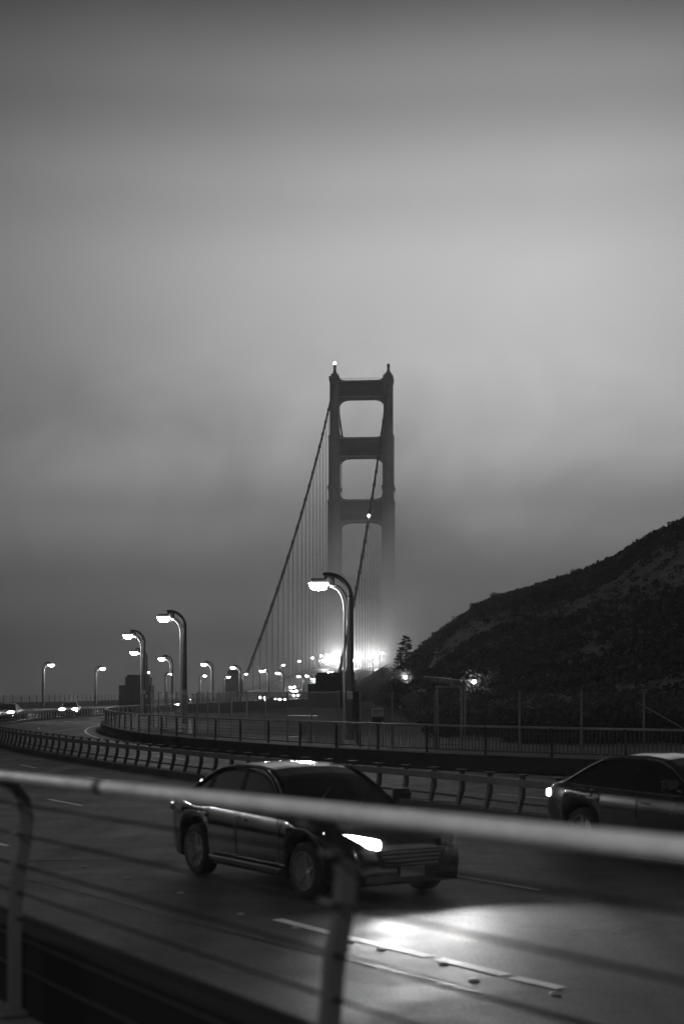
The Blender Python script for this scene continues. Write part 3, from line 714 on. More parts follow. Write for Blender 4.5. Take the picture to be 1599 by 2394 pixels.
# cables
def cz(t): return 6.9 + (161.6-6.9)*t - 4*8.5*t*(1-t)
for sgn in (-1, 1):
    pts = []
    for k in range(41):
        t = k/40; v = -309*(1-t); pts.append(loc(13.7*sgn, v, cz(t)))
    for k in range(1, 6):
        v = k*12.0; pts.append(loc(13.7*sgn, v, 161.6 - 140*(1-(1-v/640)**2)*.98))
    upart(MB().tube(pts, .48, 8), 'main_cable', BRIDGED, br, smooth=True)
    for k in range(1, 21):
        m = MB(); v = -309 + 15.2*k; t = (v+309)/309; a = Vector(loc(13.7*sgn, v-.9, cz((v-.9+309)/309))); b = Vector(loc(13.7*sgn, v+.9, cz(min(1, (v+.9+309)/309)))); m.tube([a, b], .70, 8); upart(m, 'cable_band', BRIDGED, br)
    for k in range(1, 20):
        v = -309 + 15.24*k; t = (v+309)/309; m = MB()
        for dv_ in (-.35, .35):
            p = loc(13.7*sgn, v+dv_, cz(t)); zb_ = roadz(p[1])+.3
            if p[2] > zb_+1: m.bar((p[0], p[1], zb_), p, .13)
        upart(m, 'suspender', BRIDGED, br)
    for k in range(1, 4):
        v = 15.24*k; m = MB(); zc = 161.6 - 140*(1-(1-v/640)**2)*.98
        for dv_ in (-.35, .35): p = loc(13.7*sgn, v+dv_, zc); m.bar((p[0], p[1], roadz(p[1])+.3), p, .13)
        upart(m, 'suspender', BRIDGED, br)
q = loc(13.7, -309+309*.50, 0)
# deck
dk = [(axis_x(y), y, roadz(y)) for y in np.arange(393, 1090, 8)]
upart(MB().sweep(dk, [(-15.5, .0), (15.5, .0), (15.5, -.7), (-15.5, -.7)]), 'deck', ASPH, br)
for sgn in (-1, 1):
    m = MB(); m.sweep(dk, [(sgn*15.3-.12, -.7), (sgn*15.3+.12, -.7), (sgn*15.3+.12, .35), (sgn*15.3-.12, .35)])
    m.sweep(dk, [(sgn*13.8-.25, -8.0), (sgn*13.8+.25, -8.0), (sgn*13.8+.25, -7.0), (sgn*13.8-.25, -7.0)]); m.sweep(dk, [(sgn*13.8-.25, -1.7), (sgn*13.8+.25, -1.7), (sgn*13.8+.25, -.7), (sgn*13.8-.25, -.7)])
    for i in range(len(dk)-1):
        a = dk[i]; b = dk[i+1]; x = sgn*13.8
        m.bar((a[0]+x, a[1], a[2]-1.2), (a[0]+x, a[1], a[2]-7.5), .5); s0, s1 = (-7.5, -1.2) if i % 2 else (-1.2, -7.5)
        m.bar((a[0]+x, a[1], a[2]+s0), (b[0]+x, b[1], b[2]+s1), .5)
        if sgn > 0: m.bar((a[0]-13.8, a[1], a[2]-7.5), (a[0]+13.8, a[1], a[2]-7.5), .5); m.bar((a[0]-13.8, a[1], a[2]-1.2), (b[0]+13.8, b[1], b[2]-1.2), .5)
    upart(m, 'truss', BRIDGED, br)
    m = MB(); m.sweep(dk, [(sgn*15.3-.05, 1.2), (sgn*15.3+.05, 1.2), (sgn*15.3+.05, 1.35), (sgn*15.3-.05, 1.35)])
    fdk = spline([(p[0], p[1]) for p in dk if p[1] < 740], 2.0)
    for p in fdk: m.box((p[0]+sgn*15.3, p[1], roadz(p[1])+.65), (.10, .3 if sgn > 0 else .12, 1.25))
    upart(m, 'railing', BRIDGED, br)
# abutment housing under the right-hand deck edge
ab = [(4.5+2, 300), (3, 350), (axis_x(395)+15.5, 395), (axis_x(440)+15.5, 440), (axis_x(480)+15.5, 480)]
m = MB()
for (a, b) in zip(ab, ab[1:]):
    m.bar((a[0], a[1], 0), (b[0], b[1], 0), .1)
tag(MB().sweep([(axis_x(y)+16.2, y, roadz(y)) for y in np.arange(396, 640, 6)], [(-.3, -16), (.3, -9), (.3, -.75), (-.3, -.75)]).build('abutment_wall', DCONC), 'dark concrete abutment wall under the right edge of the bridge deck', 'wall')
# beacon on the right main cable
vb = -309 + 309*.57; tb = (vb+309)/309
pb = None
for k in range(400):
    t = k/400; p = loc(13.7, -309*(1-t), cz(t)); px = 799.5+3325*p[0]/p[1]; py = 1620-3325*(p[2]-EYE)/p[1]
    if py < 1213: pb = p; break
upart(MB().lathe([(.001, -.4), (.45, -.3), (.6, .1), (.4, .55), (.001, .7)], (pb[0], pb[1], pb[2]+.9), 10), 'cable_lamp', MATS['lit beacon'], br, smooth=True)

# ------------------------------------------------------------------ hill
az = np.array([880, 905, 930, 960, 1000, 1060, 1100, 1133, 1180, 1240, 1330, 1385, 1440, 1500, 1599, 1750, 2000, 2400])
cy_ = np.array([1618, 1600, 1578, 1548, 1512, 1466, 1436, 1415, 1398, 1378, 1352, 1334, 1311, 1268, 1218, 1160, 1090, 1040])
cd_ = np.array([500, 490, 480, 460, 435, 405, 390, 380, 362, 345, 322, 308, 295, 280, 262, 240, 215, 190])
fd_ = np.array([250, 230, 160, 120, 92, 80, 76, 74, 72, 70, 68, 66, 65, 64, 62, 58, 52, 45])
HN_A, HN_T = 330, 150
PATHD = ((905, 1600, 175), (940, 1603, 168), (980, 1606, 160), (1020, 1610, 150), (1050, 1616, 138), (1085, 1621, 126), (1110, 1626, 114))
def hill_at(u, t):
    """u: bearing (tangent scaled), t: 0 foot .. 1 crest .. 1.6 back slope"""
    D = np.interp(u, az, cd_); F = np.interp(u, az, fd_); zc = EYE + (1620-np.interp(u, az, cy_))/3325*D
    r = F + (D-F)*t; x = (u-799.5)/3325*r
    if t <= 1: z = zc*(.30*t + .70*t*t*(1.9-.9*t)) if t < 1 else zc
    else: z = zc - (t-1)**2*70 - (t-1)*zc*.35
    q = Vector((x*.022, r*.022, 3)); amp = min(1, t*3)
    k = amp*min(1, abs(t-1)*4+.25)
    z += (noise.noise(q)*3.2 + noise.noise(q*3.3)*1.2 + noise.noise(q*10)*.5)*k*min(1, zc/14)
    if 895 < u < 1150:
        rp = np.interp(u, [p[0] for p in PATHD], [p[2] for p in PATHD]); zp = EYE + (1620-np.interp(u, [p[0] for p in PATHD], [p[1] for p in PATHD]))/3325*rp
        k = sst(24, 5, abs(r-rp)) if r < rp else sst(70, 6, abs(r-rp)); k *= sst(895, 915, u)*sst(1150, 1115, u)
        z = z + (max(z, zp)-z)*k if r > rp+5 else z + (zp-z)*k
    return x, r, z - .02
hv = []; hm = []
us = np.concatenate([np.linspace(880, 1700, 260), np.linspace(1712, 2400, 60)]); ts = np.linspace(0, 1.6, HN_T)
def grassness(u, t, x, y):
    """bare pale grass band that slants up the slope; elsewhere brush"""
    c = np.interp(u, [980, 1030, 1150, 1300, 1450, 1599, 1800, 2400], [.40, .62, .64, .63, .66, .72, .78, .85])
    wd = np.interp(u, [980, 1100, 1300, 1500, 1700], [.03, .07, .13, .16, .2])
    n = noise.noise(Vector((x*.06, y*.04, 9)))*.9 + noise.noise(Vector((x*.25, y*.15, 2)))*.5
    b = 1 - min(1, max(0, (abs(t-c)/wd-.5)*1.1)); b = b + n*.45
    lo = .30+ .75*noise.noise(Vector((x*.08, y*.05, 21)))
    return max(0, min(1, max(b, lo*(t < c)) ))
for u in us:
    for t in ts:
        x, y, z = hill_at(u, t); hv.append((x, y, z)); hm.append(grassness(u, t, x, y))
nT = len(ts)
hf = [(i*nT+j, i*nT+j+1, (i+1)*nT+j+1, (i+1)*nT+j) for i in range(len(us)-1) for j in range(nT-1)]
mb = MB(); mb.v = hv; mb.f = hf
def hillmat():
    m = bpy.data.materials.new('hillside grass and brush'); m.use_nodes = True; t = m.node_tree; b = t.nodes['Principled BSDF']; L = t.links
    b.inputs['Roughness'].default_value = .95; b.inputs['Specular IOR Level'].default_value = .1
    at = t.nodes.new('ShaderNodeAttribute'); at.attribute_name = 'cover'
    co = t.nodes.new('ShaderNodeTexCoord'); mp = t.nodes.new('ShaderNodeMapping'); mp.inputs['Scale'].default_value = (1, .35, 1)
    L.new(co.outputs['Object'], mp.inputs[0])
    n = t.nodes.new('ShaderNodeTexNoise'); n.inputs['Scale'].default_value = .55; n.inputs['Detail'].default_value = 7; n.inputs['Roughness'].default_value = .68; L.new(mp.outputs[0], n.inputs['Vector'])
    a = t.nodes.new('ShaderNodeMath'); a.operation = 'MULTIPLY_ADD'; a.inputs[1].default_value = 1.7; a.inputs[2].default_value = -.85; L.new(n.outputs['Fac'], a.inputs[0])
    s = t.nodes.new('ShaderNodeMath'); s.operation = 'ADD'; s.use_clamp = True; L.new(a.outputs[0], s.inputs[0]); L.new(at.outputs['Fac'], s.inputs[1])
    r = t.nodes.new('ShaderNodeValToRGB'); e = r.color_ramp.elements; e[0].position = .15; e[0].color = grey(.03); e[1].position = .9; e[1].color = grey(.5)
    L.new(s.outputs[0], r.inputs[0]); L.new(r.outputs[0], b.inputs['Base Color'])
    bp = t.nodes.new('ShaderNodeBump'); bp.inputs['Strength'].default_value = 1; bp.inputs['Distance'].default_value = 1.2; L.new(n.outputs['Fac'], bp.inputs['Height']); L.new(bp.outputs[0], b.inputs['Normal'])
    return m
hill = mb.build('hill', hillmat(), smooth=True, fix=False); tag(hill, kind='structure')
atr = hill.data.attributes.new('cover', 'FLOAT', 'POINT'); atr.data.foreach_set('value', [float(q) for q in hm])

# brush covering the hill: leaf clumps, one mass
def clumps(items, nleaf, size):
    """items: (x,y,z,r) ; returns verts, faces of small leaf quads filling each clump"""
    n = len(items); C = np.repeat(np.array([i[:3] for i in items]), nleaf, 0); Rr = np.repeat(np.array([i[3] for i in items]), nleaf)
    d = rng.normal(size=(n*nleaf, 3)); d /= np.linalg.norm(d, axis=1)[:, None]; rad = rng.random(n*nleaf)**.4
    P = C + d*(rad*Rr)[:, None]*np.array([1, 1, .75]) + np.c_[np.zeros((n*nleaf, 2)), Rr*.45]
    a = rng.normal(size=P.shape); a /= np.linalg.norm(a, axis=1)[:, None]; b = np.cross(a, rng.normal(size=P.shape)); b /= np.linalg.norm(b, axis=1)[:, None]
    s = (size*Rr*rng.uniform(.6, 1.4, len(P)))[:, None]
    V = np.stack([P-a*s, P-b*s*.5, P+a*s, P+b*s*.5], 1).reshape(-1, 3)
    F = np.arange(len(V)).reshape(-1, 4); return V, F
def npmesh(name, V, F, m):
    me = bpy.data.meshes.new(name); me.vertices.add(len(V)); me.vertices.foreach_set('co', V.astype(np.float32).ravel())
    me.loops.add(F.size); me.loops.foreach_set('vertex_index', F.astype(np.int32).ravel()); me.polygons.add(len(F))
    me.polygons.foreach_set('loop_start', np.arange(0, F.size, F.shape[1], dtype=np.int32)); me.update(calc_edges=True); me.materials.append(m)
    o = bpy.data.objects.new(name, me); COL.objects.link(o); return o
it = []
while len(it) < 9000:
    u = random.uniform(885, 1660); t = random.random()**.8*1.03
    x, y, z = hill_at(u, t); g_ = grassness(u, t, x, y)
    if random.random() < g_*.95: continue
    it.append((x, y, z-.2, random.uniform(.35, 1.0)*(.55+y/420)))
V, F = clumps(it, 26, .34); tag(npmesh('brush', V, F, BRUSH), 'dark low brush covering the hillside', 'brush', kind='stuff')
# pale grass tufts
it = []
while len(it) < 5000:
    u = random.uniform(930, 1660); t = random.random()
    x, y, z = hill_at(u, t)
    if random.random() > grassness(u, t, x, y): continue
    it.append((x, y, z-.15, random.uniform(.2, .45)*(.5+y/400)))
V, F = clumps(it, 12, .5); tag(npmesh('dry_grass', V, F, DRY), 'pale dry grass tufts growing on the open slope', 'grass', kind='stuff')

# trees and bushes on the skyline
def conifer(x, y, z, h, label, seed):
    rnd = random.Random(seed); root = empty('conifer_tree', (x, y, z), label=label, cat='tree', group='trees on the hill edge')
    MB().tube([(0, 0, -1), (0, 0, h*.4), (.05, 0, h*.96)], .2, 7, rs=[h*.028, h*.02, .02]).build('trunk', WOOD, root)
    V = []; Fc = []; m = MB()
    for k in range(34):
        zz = h*(.10 + .88*k/34); L_ = h*.46*(1-k/36)**.75*rnd.uniform(.5, 1.2); a = k*2.4+rnd.uniform(-.4, .4)
        tip = Vector((math.cos(a)*L_, math.sin(a)*L_, zz+L_*rnd.uniform(-.05, .25))); m.bar((0, 0, zz), tip, .05)
        for j in range(44):
            f = rnd.uniform(.25, 1.02); c = Vector((0, 0, zz)).lerp(tip, f) + Vector([rnd.gauss(0, .05*h*.35) for _ in range(3)])*(1.15-f*.5); s = rnd.uniform(.08, .18)*h*.26
            d1 = Vector([rnd.gauss(0, 1) for _ in range(3)]).normalized(); d2 = d1.cross(Vector((rnd.random(), rnd.random(), 1))).normalized(); d1.z *= .5
            m.quad(c-d1*s, c-d2*s*.4, c+d1*s, c+d2*s*.4)
    m.build('crown', LEAF, root, fix=False); return root
def hill_u(px, dist):
    for t in np.linspace(0, 1, 200):
        p = hill_at(px, t)
        if p[1] >= dist: return p
    return hill_at(px, 1)
def onridge(px, t=1.0): return hill_at(px, t)
x, y, z = hill_u(948, 330); zt = EYE + (1620-1484)/3325*y
conifer(x, y, z, zt-z, 'ragged conifer at the foot of the hill, right beside the bridge tower', 3)
x, y, z = hill_u(936, 360); conifer(x, y, z, 7.5, 'lower conifer leaning out beside the taller one next to the tower', 8)
def bush(px, t, r, label, seed, stem=.8):
    x, y, z = onridge(px, t); root = empty('bush', (x, y, z), label=label, cat='bush', group='bushes on the hill skyline')
    rnd = random.Random(seed); its = [(rnd.gauss(0, r*.45), rnd.gauss(0, r*.45), stem*r+rnd.uniform(-.3, .5)*r, r*rnd.uniform(.35, .6)) for _ in range(9)]
    MB().tube([(0, 0, -.5), (.1, 0, stem*r), (.0, .1, stem*r+r*.4)], .12, 6).build('trunk', WOOD, root)
    V, F = clumps(its, 70, .22); o = npmesh('crown', V, F, LEAF); o.parent = root
bush(1110, .995, 1.6, 'round bush standing out on the hill skyline, largest of three', 1)
bush(1076, .995, 1.2, 'small bush on the skyline left of the largest one', 2)
bush(997, .99, 1.5, 'bush on the skyline right of the conifer', 3)
bush(1345, .99, 1.6, 'low bush on the skyline midway up the slope', 4, .2)
bush(1160, .985, 1.7, 'low dense bush on the skyline right of the round bush', 5, .2)
# dark hedge behind the fence
it = []
for _ in range(420):
    u = random.uniform(1010, 1700); d = random.uniform(52, 62)*(1.0 if u > 1200 else 1.15); x = (u-799.5)/3325*d; hgt = .9+.5*noise.noise(Vector((u*.01, 0, 4)))
    it.append((x, d, random.uniform(0, hgt), random.uniform(.35, .75)))
V, F = clumps(it, 60, .2); tag(npmesh('hedge', V, F, LEAF), 'black mass of shrubs behind the chain-link fence', 'shrubbery', kind='stuff')
# lamp-lit shrub beside the right path lamp
def shrub(x, y, z, r, label, seed, m):
    root = empty('shrub', (x, y, z), label=label, cat='shrub'); rnd = random.Random(seed)
    its = [(rnd.gauss(0, r*.6), rnd.gauss(0, r*.4), rnd.uniform(0, .8)*r, r*rnd.uniform(.3, .5)) for _ in range(12)]
    MB().tube([(0, 0, -.4), (0, 0, r*.6)], .06, 5).build('stem', WOOD, root)
    V, F = clumps(its, 110, .14); o = npmesh('foliage', V, F, m); o.parent = root
PL = []
for px, py, d, lab, pw in ((948, 1584, 150, 'small round path lamp on a short post below the conifer', 25), (1108, 1594, 112, 'brightest small path lamp, at the right end of the path fence', 22)):
    z = EYE + (1620-py)/3325*d; x = (px-799.5)/3325*d; hx, hy, hz = hill_u(px, d)
    hz = min(hz, z-.8)
    root = empty('path_lamp', (x, d, hz), label=lab, cat='lamp'); MB().tube([(0, 0, -.3), (0, 0, z-hz-.1)], .035, 6).build('post', POLE, root)
    MB().lathe([(.001, -.16), (.12, -.11), (.17, 0), (.13, .11), (.001, .17)], (0, 0, z-hz), 12).build('globe', mat('lit path globe', .8, .3, emit=40), root, smooth=True)
    li = bpy.data.lights.new('path_light', 'POINT'); li.energy = pw; li.shadow_soft_size = .2; lo = bpy.data.objects.new('path_light', li); COL.objects.link(lo); lo.parent = root; lo.location = (-.3, -.4, z-hz+.1)
shrub((1150-799.5)/3325*112, 113, hill_u(1150, 112)[2], 2.0, 'lit shrub just right of the brightest path lamp', 5, mat('shrub leaves', .10, .8, var=.6, scale=1))
shrub((925-799.5)/3325*148, 150, hill_u(925, 148)[2], 1.5, 'pale lit bush left of the path, under the small lamp', 6, DRY)
shrub((985-799.5)/3325*140, 144, hill_u(985, 140)[2], 1.4, 'pale lit bush between the two path lamps', 9, DRY)
# path fence climbing the slope
pf = [((u-799.5)/3325*d, d, EYE+(1620-yy)/3325*d) for u, yy, d in ((990, 1602, 170), (1020, 1606, 155), (1050, 1612, 140), (1080, 1617, 128), (1106, 1619, 116), (1118, 1624, 113))]
zz = {}
root = empty('path_railing', pf[0], label='thin wire railing climbing from the brightest path lamp towards the conifer', cat='railing')
pf2 = spline(pf, 1.5); m = MB(); m.tube([(p[0], p[1], p[2]+1.05) for p in pf2], .03, 5); under(m.build('top_rail', STEEL), root)
p0 = None; pm2 = MB().tube([(0, 0, -1), (0, 0, 1.05)], .03, 5)
for p in pf2:
    if p0 is None: p0 = pm2.build('post', STEEL); o = p0
    else: o = p0.copy(); COL.objects.link(o)
    o.location = p; under(o, root)
m = MB(); uv = []; L_ = 0
for i, p in enumerate(pf2):
    if i: L_ += math.dist(p, pf2[i-1])
    m.v += [tuple(p), (p[0], p[1], p[2]+1.0)]; uv += [(L_, 0), (L_, 1)]
    if i: k = 2*i; m.f.append((k-2, k, k+1, k-1))
under(m.build('wire_mesh', CHAIN, uv=uv, fix=False), root)
# path sheet on the slope
ph = MB(); pr = None
for u, yy, d in PATHD:
    p = Vector(((u-799.5)/3325*(d+3), d+3, EYE+(1620-yy)/3325*d+.05)); q = Vector(((u-799.5)/3325*(d-3), d-3, p.z))
    if pr: ph.quad(pr[0], pr[1], q, p)
    pr = (p, q)
tag(ph.build('path', mat('gravel path', .22, .95, var=.3, scale=.8), fix=False), kind='structure')

# ------------------------------------------------------------------ cars
def car(label, paint, head, tail, sedan=True, detail=True, name='car', far_head=None):
    """+X forward, +Y left; 4.35 m long"""
    root = empty(name, (0, 0, 0)); tag(root, label, 'car')
    Lh = 2.17; W2 = .88; rw = .325; ax_ = (-1.32, 1.33)
    xs = sorted(set(list(np.round(np.linspace(-Lh, Lh, 60), 3)) + [round(a+s*.385*math.cos(t), 3) for a in ax_ for s in (-1, 1) for t in np.linspace(0, math.pi/2, 9)]))
    def wid(x):
        f = 1 - .20*sst(1.25, 2.17, x)**2*1.3 - .13*sst(-1.4, -2.17, x)**2 if False else 1
        f -= .26*max(0, (x-1.45)/.72)**2.6; f -= .14*max(0, (-x-1.6)/.57)**2.4; return W2*f
    def ztop(x):
        return float(np.interp(x, [-2.17, -2.12, -2.0, -1.65, -1.2, .7, 1.0, 1.5, 1.9, 2.08, 2.15, 2.17], [.80, .93, .985, 1.0, .97, .93, .92, .87, .79, .70, .62, .55] if sedan else [.85, .97, 1.02, 1.03, .98, .94, .93, .88, .80, .71, .62, .55]))
    def zlow(x):
        return float(np.interp(x, [-2.17, -2.1, -1.9, -1.6, 1.6, 1.95, 2.12, 2.17], [.42, .30, .24, .20, .20, .19, .22, .34]))
    m = MB(); n = 0
    for x in xs:
        w_ = wid(x); zt = ztop(x); zl = zlow(x); zb = zl
        for a in ax_:
            if abs(x-a) < .385: zb = max(zb, rw + math.sqrt(max(0, .385**2-(x-a)**2)))
        zb = min(zb, zt-.13)
        half = [(0, zl), (.60*w_, zl), (.62*w_, zb), (.965*w_, zb), (w_*.995, zb+(zt-zb)*.35), (w_, zb+(zt-zb)*.62), (w_*.985, zt-.09), (w_*.93, zt-.02), (w_*.80, zt+.005), (w_*.4, zt+.03), (0, zt+.035)]
        ring = [(x, y, z) for y, z in half] + [(x, -y, z) for y, z in half[-2:0:-1]]
        n = len(ring); m.v += ring
    for k in range(len(xs)-1):
        for j in range(n): a = k*n+j; b = k*n+(j+1) % n; m.f.append((a, b, b+n, a+n))
    m.f.append(tuple(range(n))); m.f.append(tuple((len(xs)-1)*n+j for j in range(n))[::-1])
    m.build('body', paint, root, smooth=True)
    # cabin
    cx = [.86, .6, .3, .05, -.3, -.7, -1.05, -1.35, -1.6, -1.8] if sedan else [.90, .62, .32, .08, -.4, -.9, -1.4, -1.7, -1.88, -1.98]
    zr = [.93, 1.12, 1.31, 1.405, 1.435, 1.43, 1.385, 1.26, 1.12, 1.0] if sedan else [.94, 1.13, 1.32, 1.42, 1.46, 1.47, 1.43, 1.33, 1.18, 1.03]
    if detail:
        x2 = np.linspace(cx[0], cx[-1], 28); z2 = np.interp(-x2, [-c for c in cx], zr); cx = list(x2); zr = list(z2)
    def sec(x, z):
        k = (z-.93)/.5; wt = .80-.20*max(0, k); zbl = ztop(x)-.03
        return [(.815, zbl), (wt+.02, max(zbl, z-.10)), (wt-.02, max(zbl, z-.045)), (wt-.10, max(zbl, z-.012)), (wt*.4, z+.01), (0, z+.016)]
    secs = [sec(x, z) for x, z in zip(cx, zr)]
    def stripm(j0, j1, k0, k1, grow=0, sides=(1, -1)):
        q = MB()
        for sg in sides:
            for k in range(k0, k1):
                for j in range(j0, j1):
                    P = [(cx[kk], sg*(secs[kk][jj][0]+grow), secs[kk][jj][1]+grow*.6) for kk, jj in ((k, j), (k+1, j), (k+1, j+1), (k, j+1))]
                    q.quad(*P)
        return q
    n_ = len(cx); kf = min(range(n_), key=lambda i: abs(cx[i]-.06)); kr = min(range(n_), key=lambda i: abs(cx[i]-(-1.08 if sedan else -1.5)))
    stripm(2, 5, kf, kr).build('roof', paint, root, smooth=True)
    for sd in (1, -1): stripm(0, 2, 1, n_-2, sides=(sd,)).build('side_window', GLASS, root, smooth=True)
    stripm(2, 5, 0, kf).build('windscreen', GLASS, root, smooth=True); stripm(2, 5, kr, n_-1).build('rear_window', GLASS, root, smooth=True)
    if detail:
        m = MB()
        for sg in (1, -1):
            m = MB(); m.tube([(cx[k], sg*(secs[k][2][0]+.012), secs[k][2][1]+.006) for k in range(n_)], .03, 6)
            for xa, ka in ((-.28, 0), (-1.15, 0)):
                k = min(range(n_), key=lambda i: abs(cx[i]-xa)); m.bar((cx[k], sg*.822, .93), (cx[k]-.05, sg*(secs[k][2][0]+.012), secs[k][2][1]), .07, .02)
            m.build('pillar', paint, root)
            m = MB(); m.tube([(x, sg*.835, ztop(x)-.01) for x in np.linspace(.72, -1.55, 12)], .010, 5)
            m.build('window_trim', CHROME, root)
        for sg in (1, -1):
            q = MB(); q.bar((.60, sg*.84, .97), (.56, sg*.98, 1.02), .05); q.prism([(-.10, -.07), (.08, -.05), (.10, .04), (.02, .09), (-.09, .08)], (.56, sg*1.01, 1.05), (.6, 0, 0), (0, 0, 1), (0, .22, 0)); q.build('wing_mirror', paint, root, bevel=.02)
            for xd in (.05, -.95): MB().bar((xd-.02, sg*.893, .80), (xd-.22, sg*.893, .81), .025).build('door_handle', CHROME, root)
            q = MB()
            for xd in (.78, -.22, -1.12): q.bar((xd, sg*.886, .34 if xd > -1 else .72), (xd+.03, sg*.888, .90), .006)
            q.bar((.85, sg*.884, .27), (-.85, sg*.884, .27), .035); q.build('door_seam', PLASTIC, root)
            q = MB().bar((.9, sg*.888, .30), (-.88, sg*.888, .30), .018); q.build('sill_trim', CHROME, root)
        q = MB()   # grille
        q.prism([(-.46, 0), (.46, 0), (.40, -.2), (-.40, -.2)], (2.165, 0, .60), (0, 1, 0), (0, 0, 1), (.03, 0, 0)); g0 = q.build('grille', PLASTIC, root)
        q = MB()
        for k in range(4): q.bar((2.185, -.41+.02*k, .575-.045*k), (2.185, .41-.02*k, .575-.045*k), .008)
        q.build('grille_bar', CHROME, g0)
        MB().box((2.15, 0, .29), (.06, 1.15, .10)).build('air_intake', PLASTIC, root, bevel=.02)
        MB().box((2.195, 0, .36), (.012, .32, .11)).build('number_plate', mat('dim plate', .12, .5), root, bevel=.004)
        MB().box((-2.185, 0, .72), (.012, .32, .11)).build('number_plate', SIGN, root, bevel=.004)
        for sg in (1, -1): MB().box((2.06, sg*.56, .30), (.07, .16, .07)).build('fog_lamp', CLEARL, root, bevel=.02)
        q = MB()
        for y0 in (-.45, .15): q.bar((.90, y0, .955), (.55, y0+.42, 1.17), .014)
        q.build('wiper', PLASTIC, root)
    for sg in (1, -1):
        # swept headlamp wrapping the corner
        q = MB(); nu, nvv = 9, 4
        for i in range(nu):
            s = i/(nu-1)
            y = sg*(.40 + (.435)*s); xx = 2.150 - .05*s - .40*s**2.2; h2 = .055+.060*s-.03*s**4; zc_ = .655 + .035*s
            for j in range(nvv+1):
                v = j/nvv*2-1; q.v.append((xx+.045*(1-v*v)-.01, y*(1+.012*(1-v*v)), zc_+h2*v))
        for i in range(nu-1):
            for j in range(nvv): a = i*(nvv+1)+j; q.f.append((a, a+1, a+nvv+2, a+nvv+1))
        if not detail:
            q = MB().box((2.12, sg*.62, .66), (.10, .44, .25))  # oversized lens; the extra size stands in for headlamp glare
        mt = head if (sg < 0 or far_head is None) else far_head
        q.build('headlight', mt, root, smooth=detail)
        q = MB(); q.box((-2.10, sg*.62, .82), (.14, .36, .12)); q.build('tail_light', tail, root, bevel=.03)
    for xa in ax_:
        for sg in (1, -1):
            t_ = MB().lathe([(.20, -.09), (.29, -.105), (.318, -.08), (.325, 0), (.318, .08), (.29, .105), (.20, .09)], (xa, sg*.765, rw), 28, 'Y')
            wh = t_.build('wheel', RUBBER, root, smooth=True)
            if detail:
                q = MB(); q.lathe([(.001, sg*.05), (.05, sg*.065), (.06, sg*.05), (.06, sg*.02)], (xa, sg*.765, rw), 14, 'Y'); q.lathe([(.205, sg*.10), (.215, sg*.10), (.20, sg*.02), (.16, 0), (.001, 0)], (xa, sg*.765, rw), 28, 'Y')
                for k in range(5):
                    a = k*2*math.pi/5+.3; c_, s_ = math.cos(a), math.sin(a); q.bar((xa+.03*c_, sg*.82, rw+.03*s_), (xa+.205*c_, sg*.845, rw+.205*s_), .035, .02)
                q.build('rim', RIM, wh)
    return root
UNLT = mat('unlit tail lamp', .06, .2)
main = car('dark sedan with one bright headlamp, crossing in the middle lane behind the foreground railing', CARP, HEADL, UNLT, name='parked_car' if False else 'sedan_car', far_head=CLEARL)
hd = math.atan2(-.84, .54); main.location = (-.42, 17.35, 0); main.rotation_euler = (0, 0, hd)
def beam(root, loc_, power, size=R(75), rot=(0, R(-82), 0)):
    li = bpy.data.lights.new('headlight_beam', 'SPOT'); li.energy = power; li.spot_size = size; li.spot_blend = 1; li.shadow_soft_size = .06
    o = bpy.data.objects.new('headlight_beam', li); COL.objects.link(o); o.parent = root; o.location = loc_; o.rotation_euler = rot
    return o
beam(main, (2.35, -.45, .66), 250, R(125), (0, R(-88), 0)); beam(main, (2.35, .45, .66), 190, R(140), (0, R(-90), R(0)))  # second spot added to widen the pool; the left headlamp is unlit
c2 = car('dark sedan at the right edge with its tail lamps lit, beside the median barrier', CARP2, CLEARL, TAIL, name='sedan_car')
c2.location = (4.88, 19.85, 0); c2.rotation_euler = (0, 0, hd)
for ch in c2.children:
    if ch.name.startswith('tail_light'): ch.data.materials[0] = mat('lit tail lamp bright', .6, .2, emit=9)
far0 = car('oncoming car with bright headlamps on the far bend at left', CARG, HEADF, UNLT, detail=False, name='oncoming_car')
far0.location = (-26.9, 141, 0); far0.rotation_euler = (0, 0, R(-84))
g1 = 'oncoming cars with headlamps lit'
tag(far0, group=g1)
def put(x, y, rz, lab, grp=g1):
    o = copy_tree(far0); o.location = (x, y, roadz(y)); o.rotation_euler = (0, 0, rz); tag(o, lab, 'car', grp); return o
put(-27.4, 117, R(-88), 'oncoming car partly cut by the left edge of the picture')
put(-22.4, 203, R(-97), 'oncoming car whose headlamps shine either side of the second largest lamp pole')
put(-13.2+.0, 262, R(-95), 'oncoming car with headlamps low beside the ramp fence, nearest of the ramp cars')
blab = 'small oncoming car with glaring headlamps on the rising bridge road'
for i, (dx, y) in enumerate(((-6.2, 330), (-3.2, 345), (-6.2, 372), (-9.5, 392), (-3.0, 405), (-6.3, 430), (-9.8, 455), (-3.1, 470), (-6.4, 498), (-9.7, 520), (-3.2, 545), (-6.5, 565), (-9.8, 590), (-3.2, 610), (-6.5, 636), (-9.6, 655))):
    xx = (axis_x(y) if y > 400 else np.interp(y, [300, 400], [-14, axis_x(400)])) + dx + 6 - (0 if y > 400 else 2)
    o = copy_tree(far0); o.location = (xx, y, roadz(y)); o.rotation_euler = (R(0), -math.atan(.05) if False else 0, R(-90)-ang_b); tag(o, blab, 'car', 'cars with headlamps lit on the bridge')

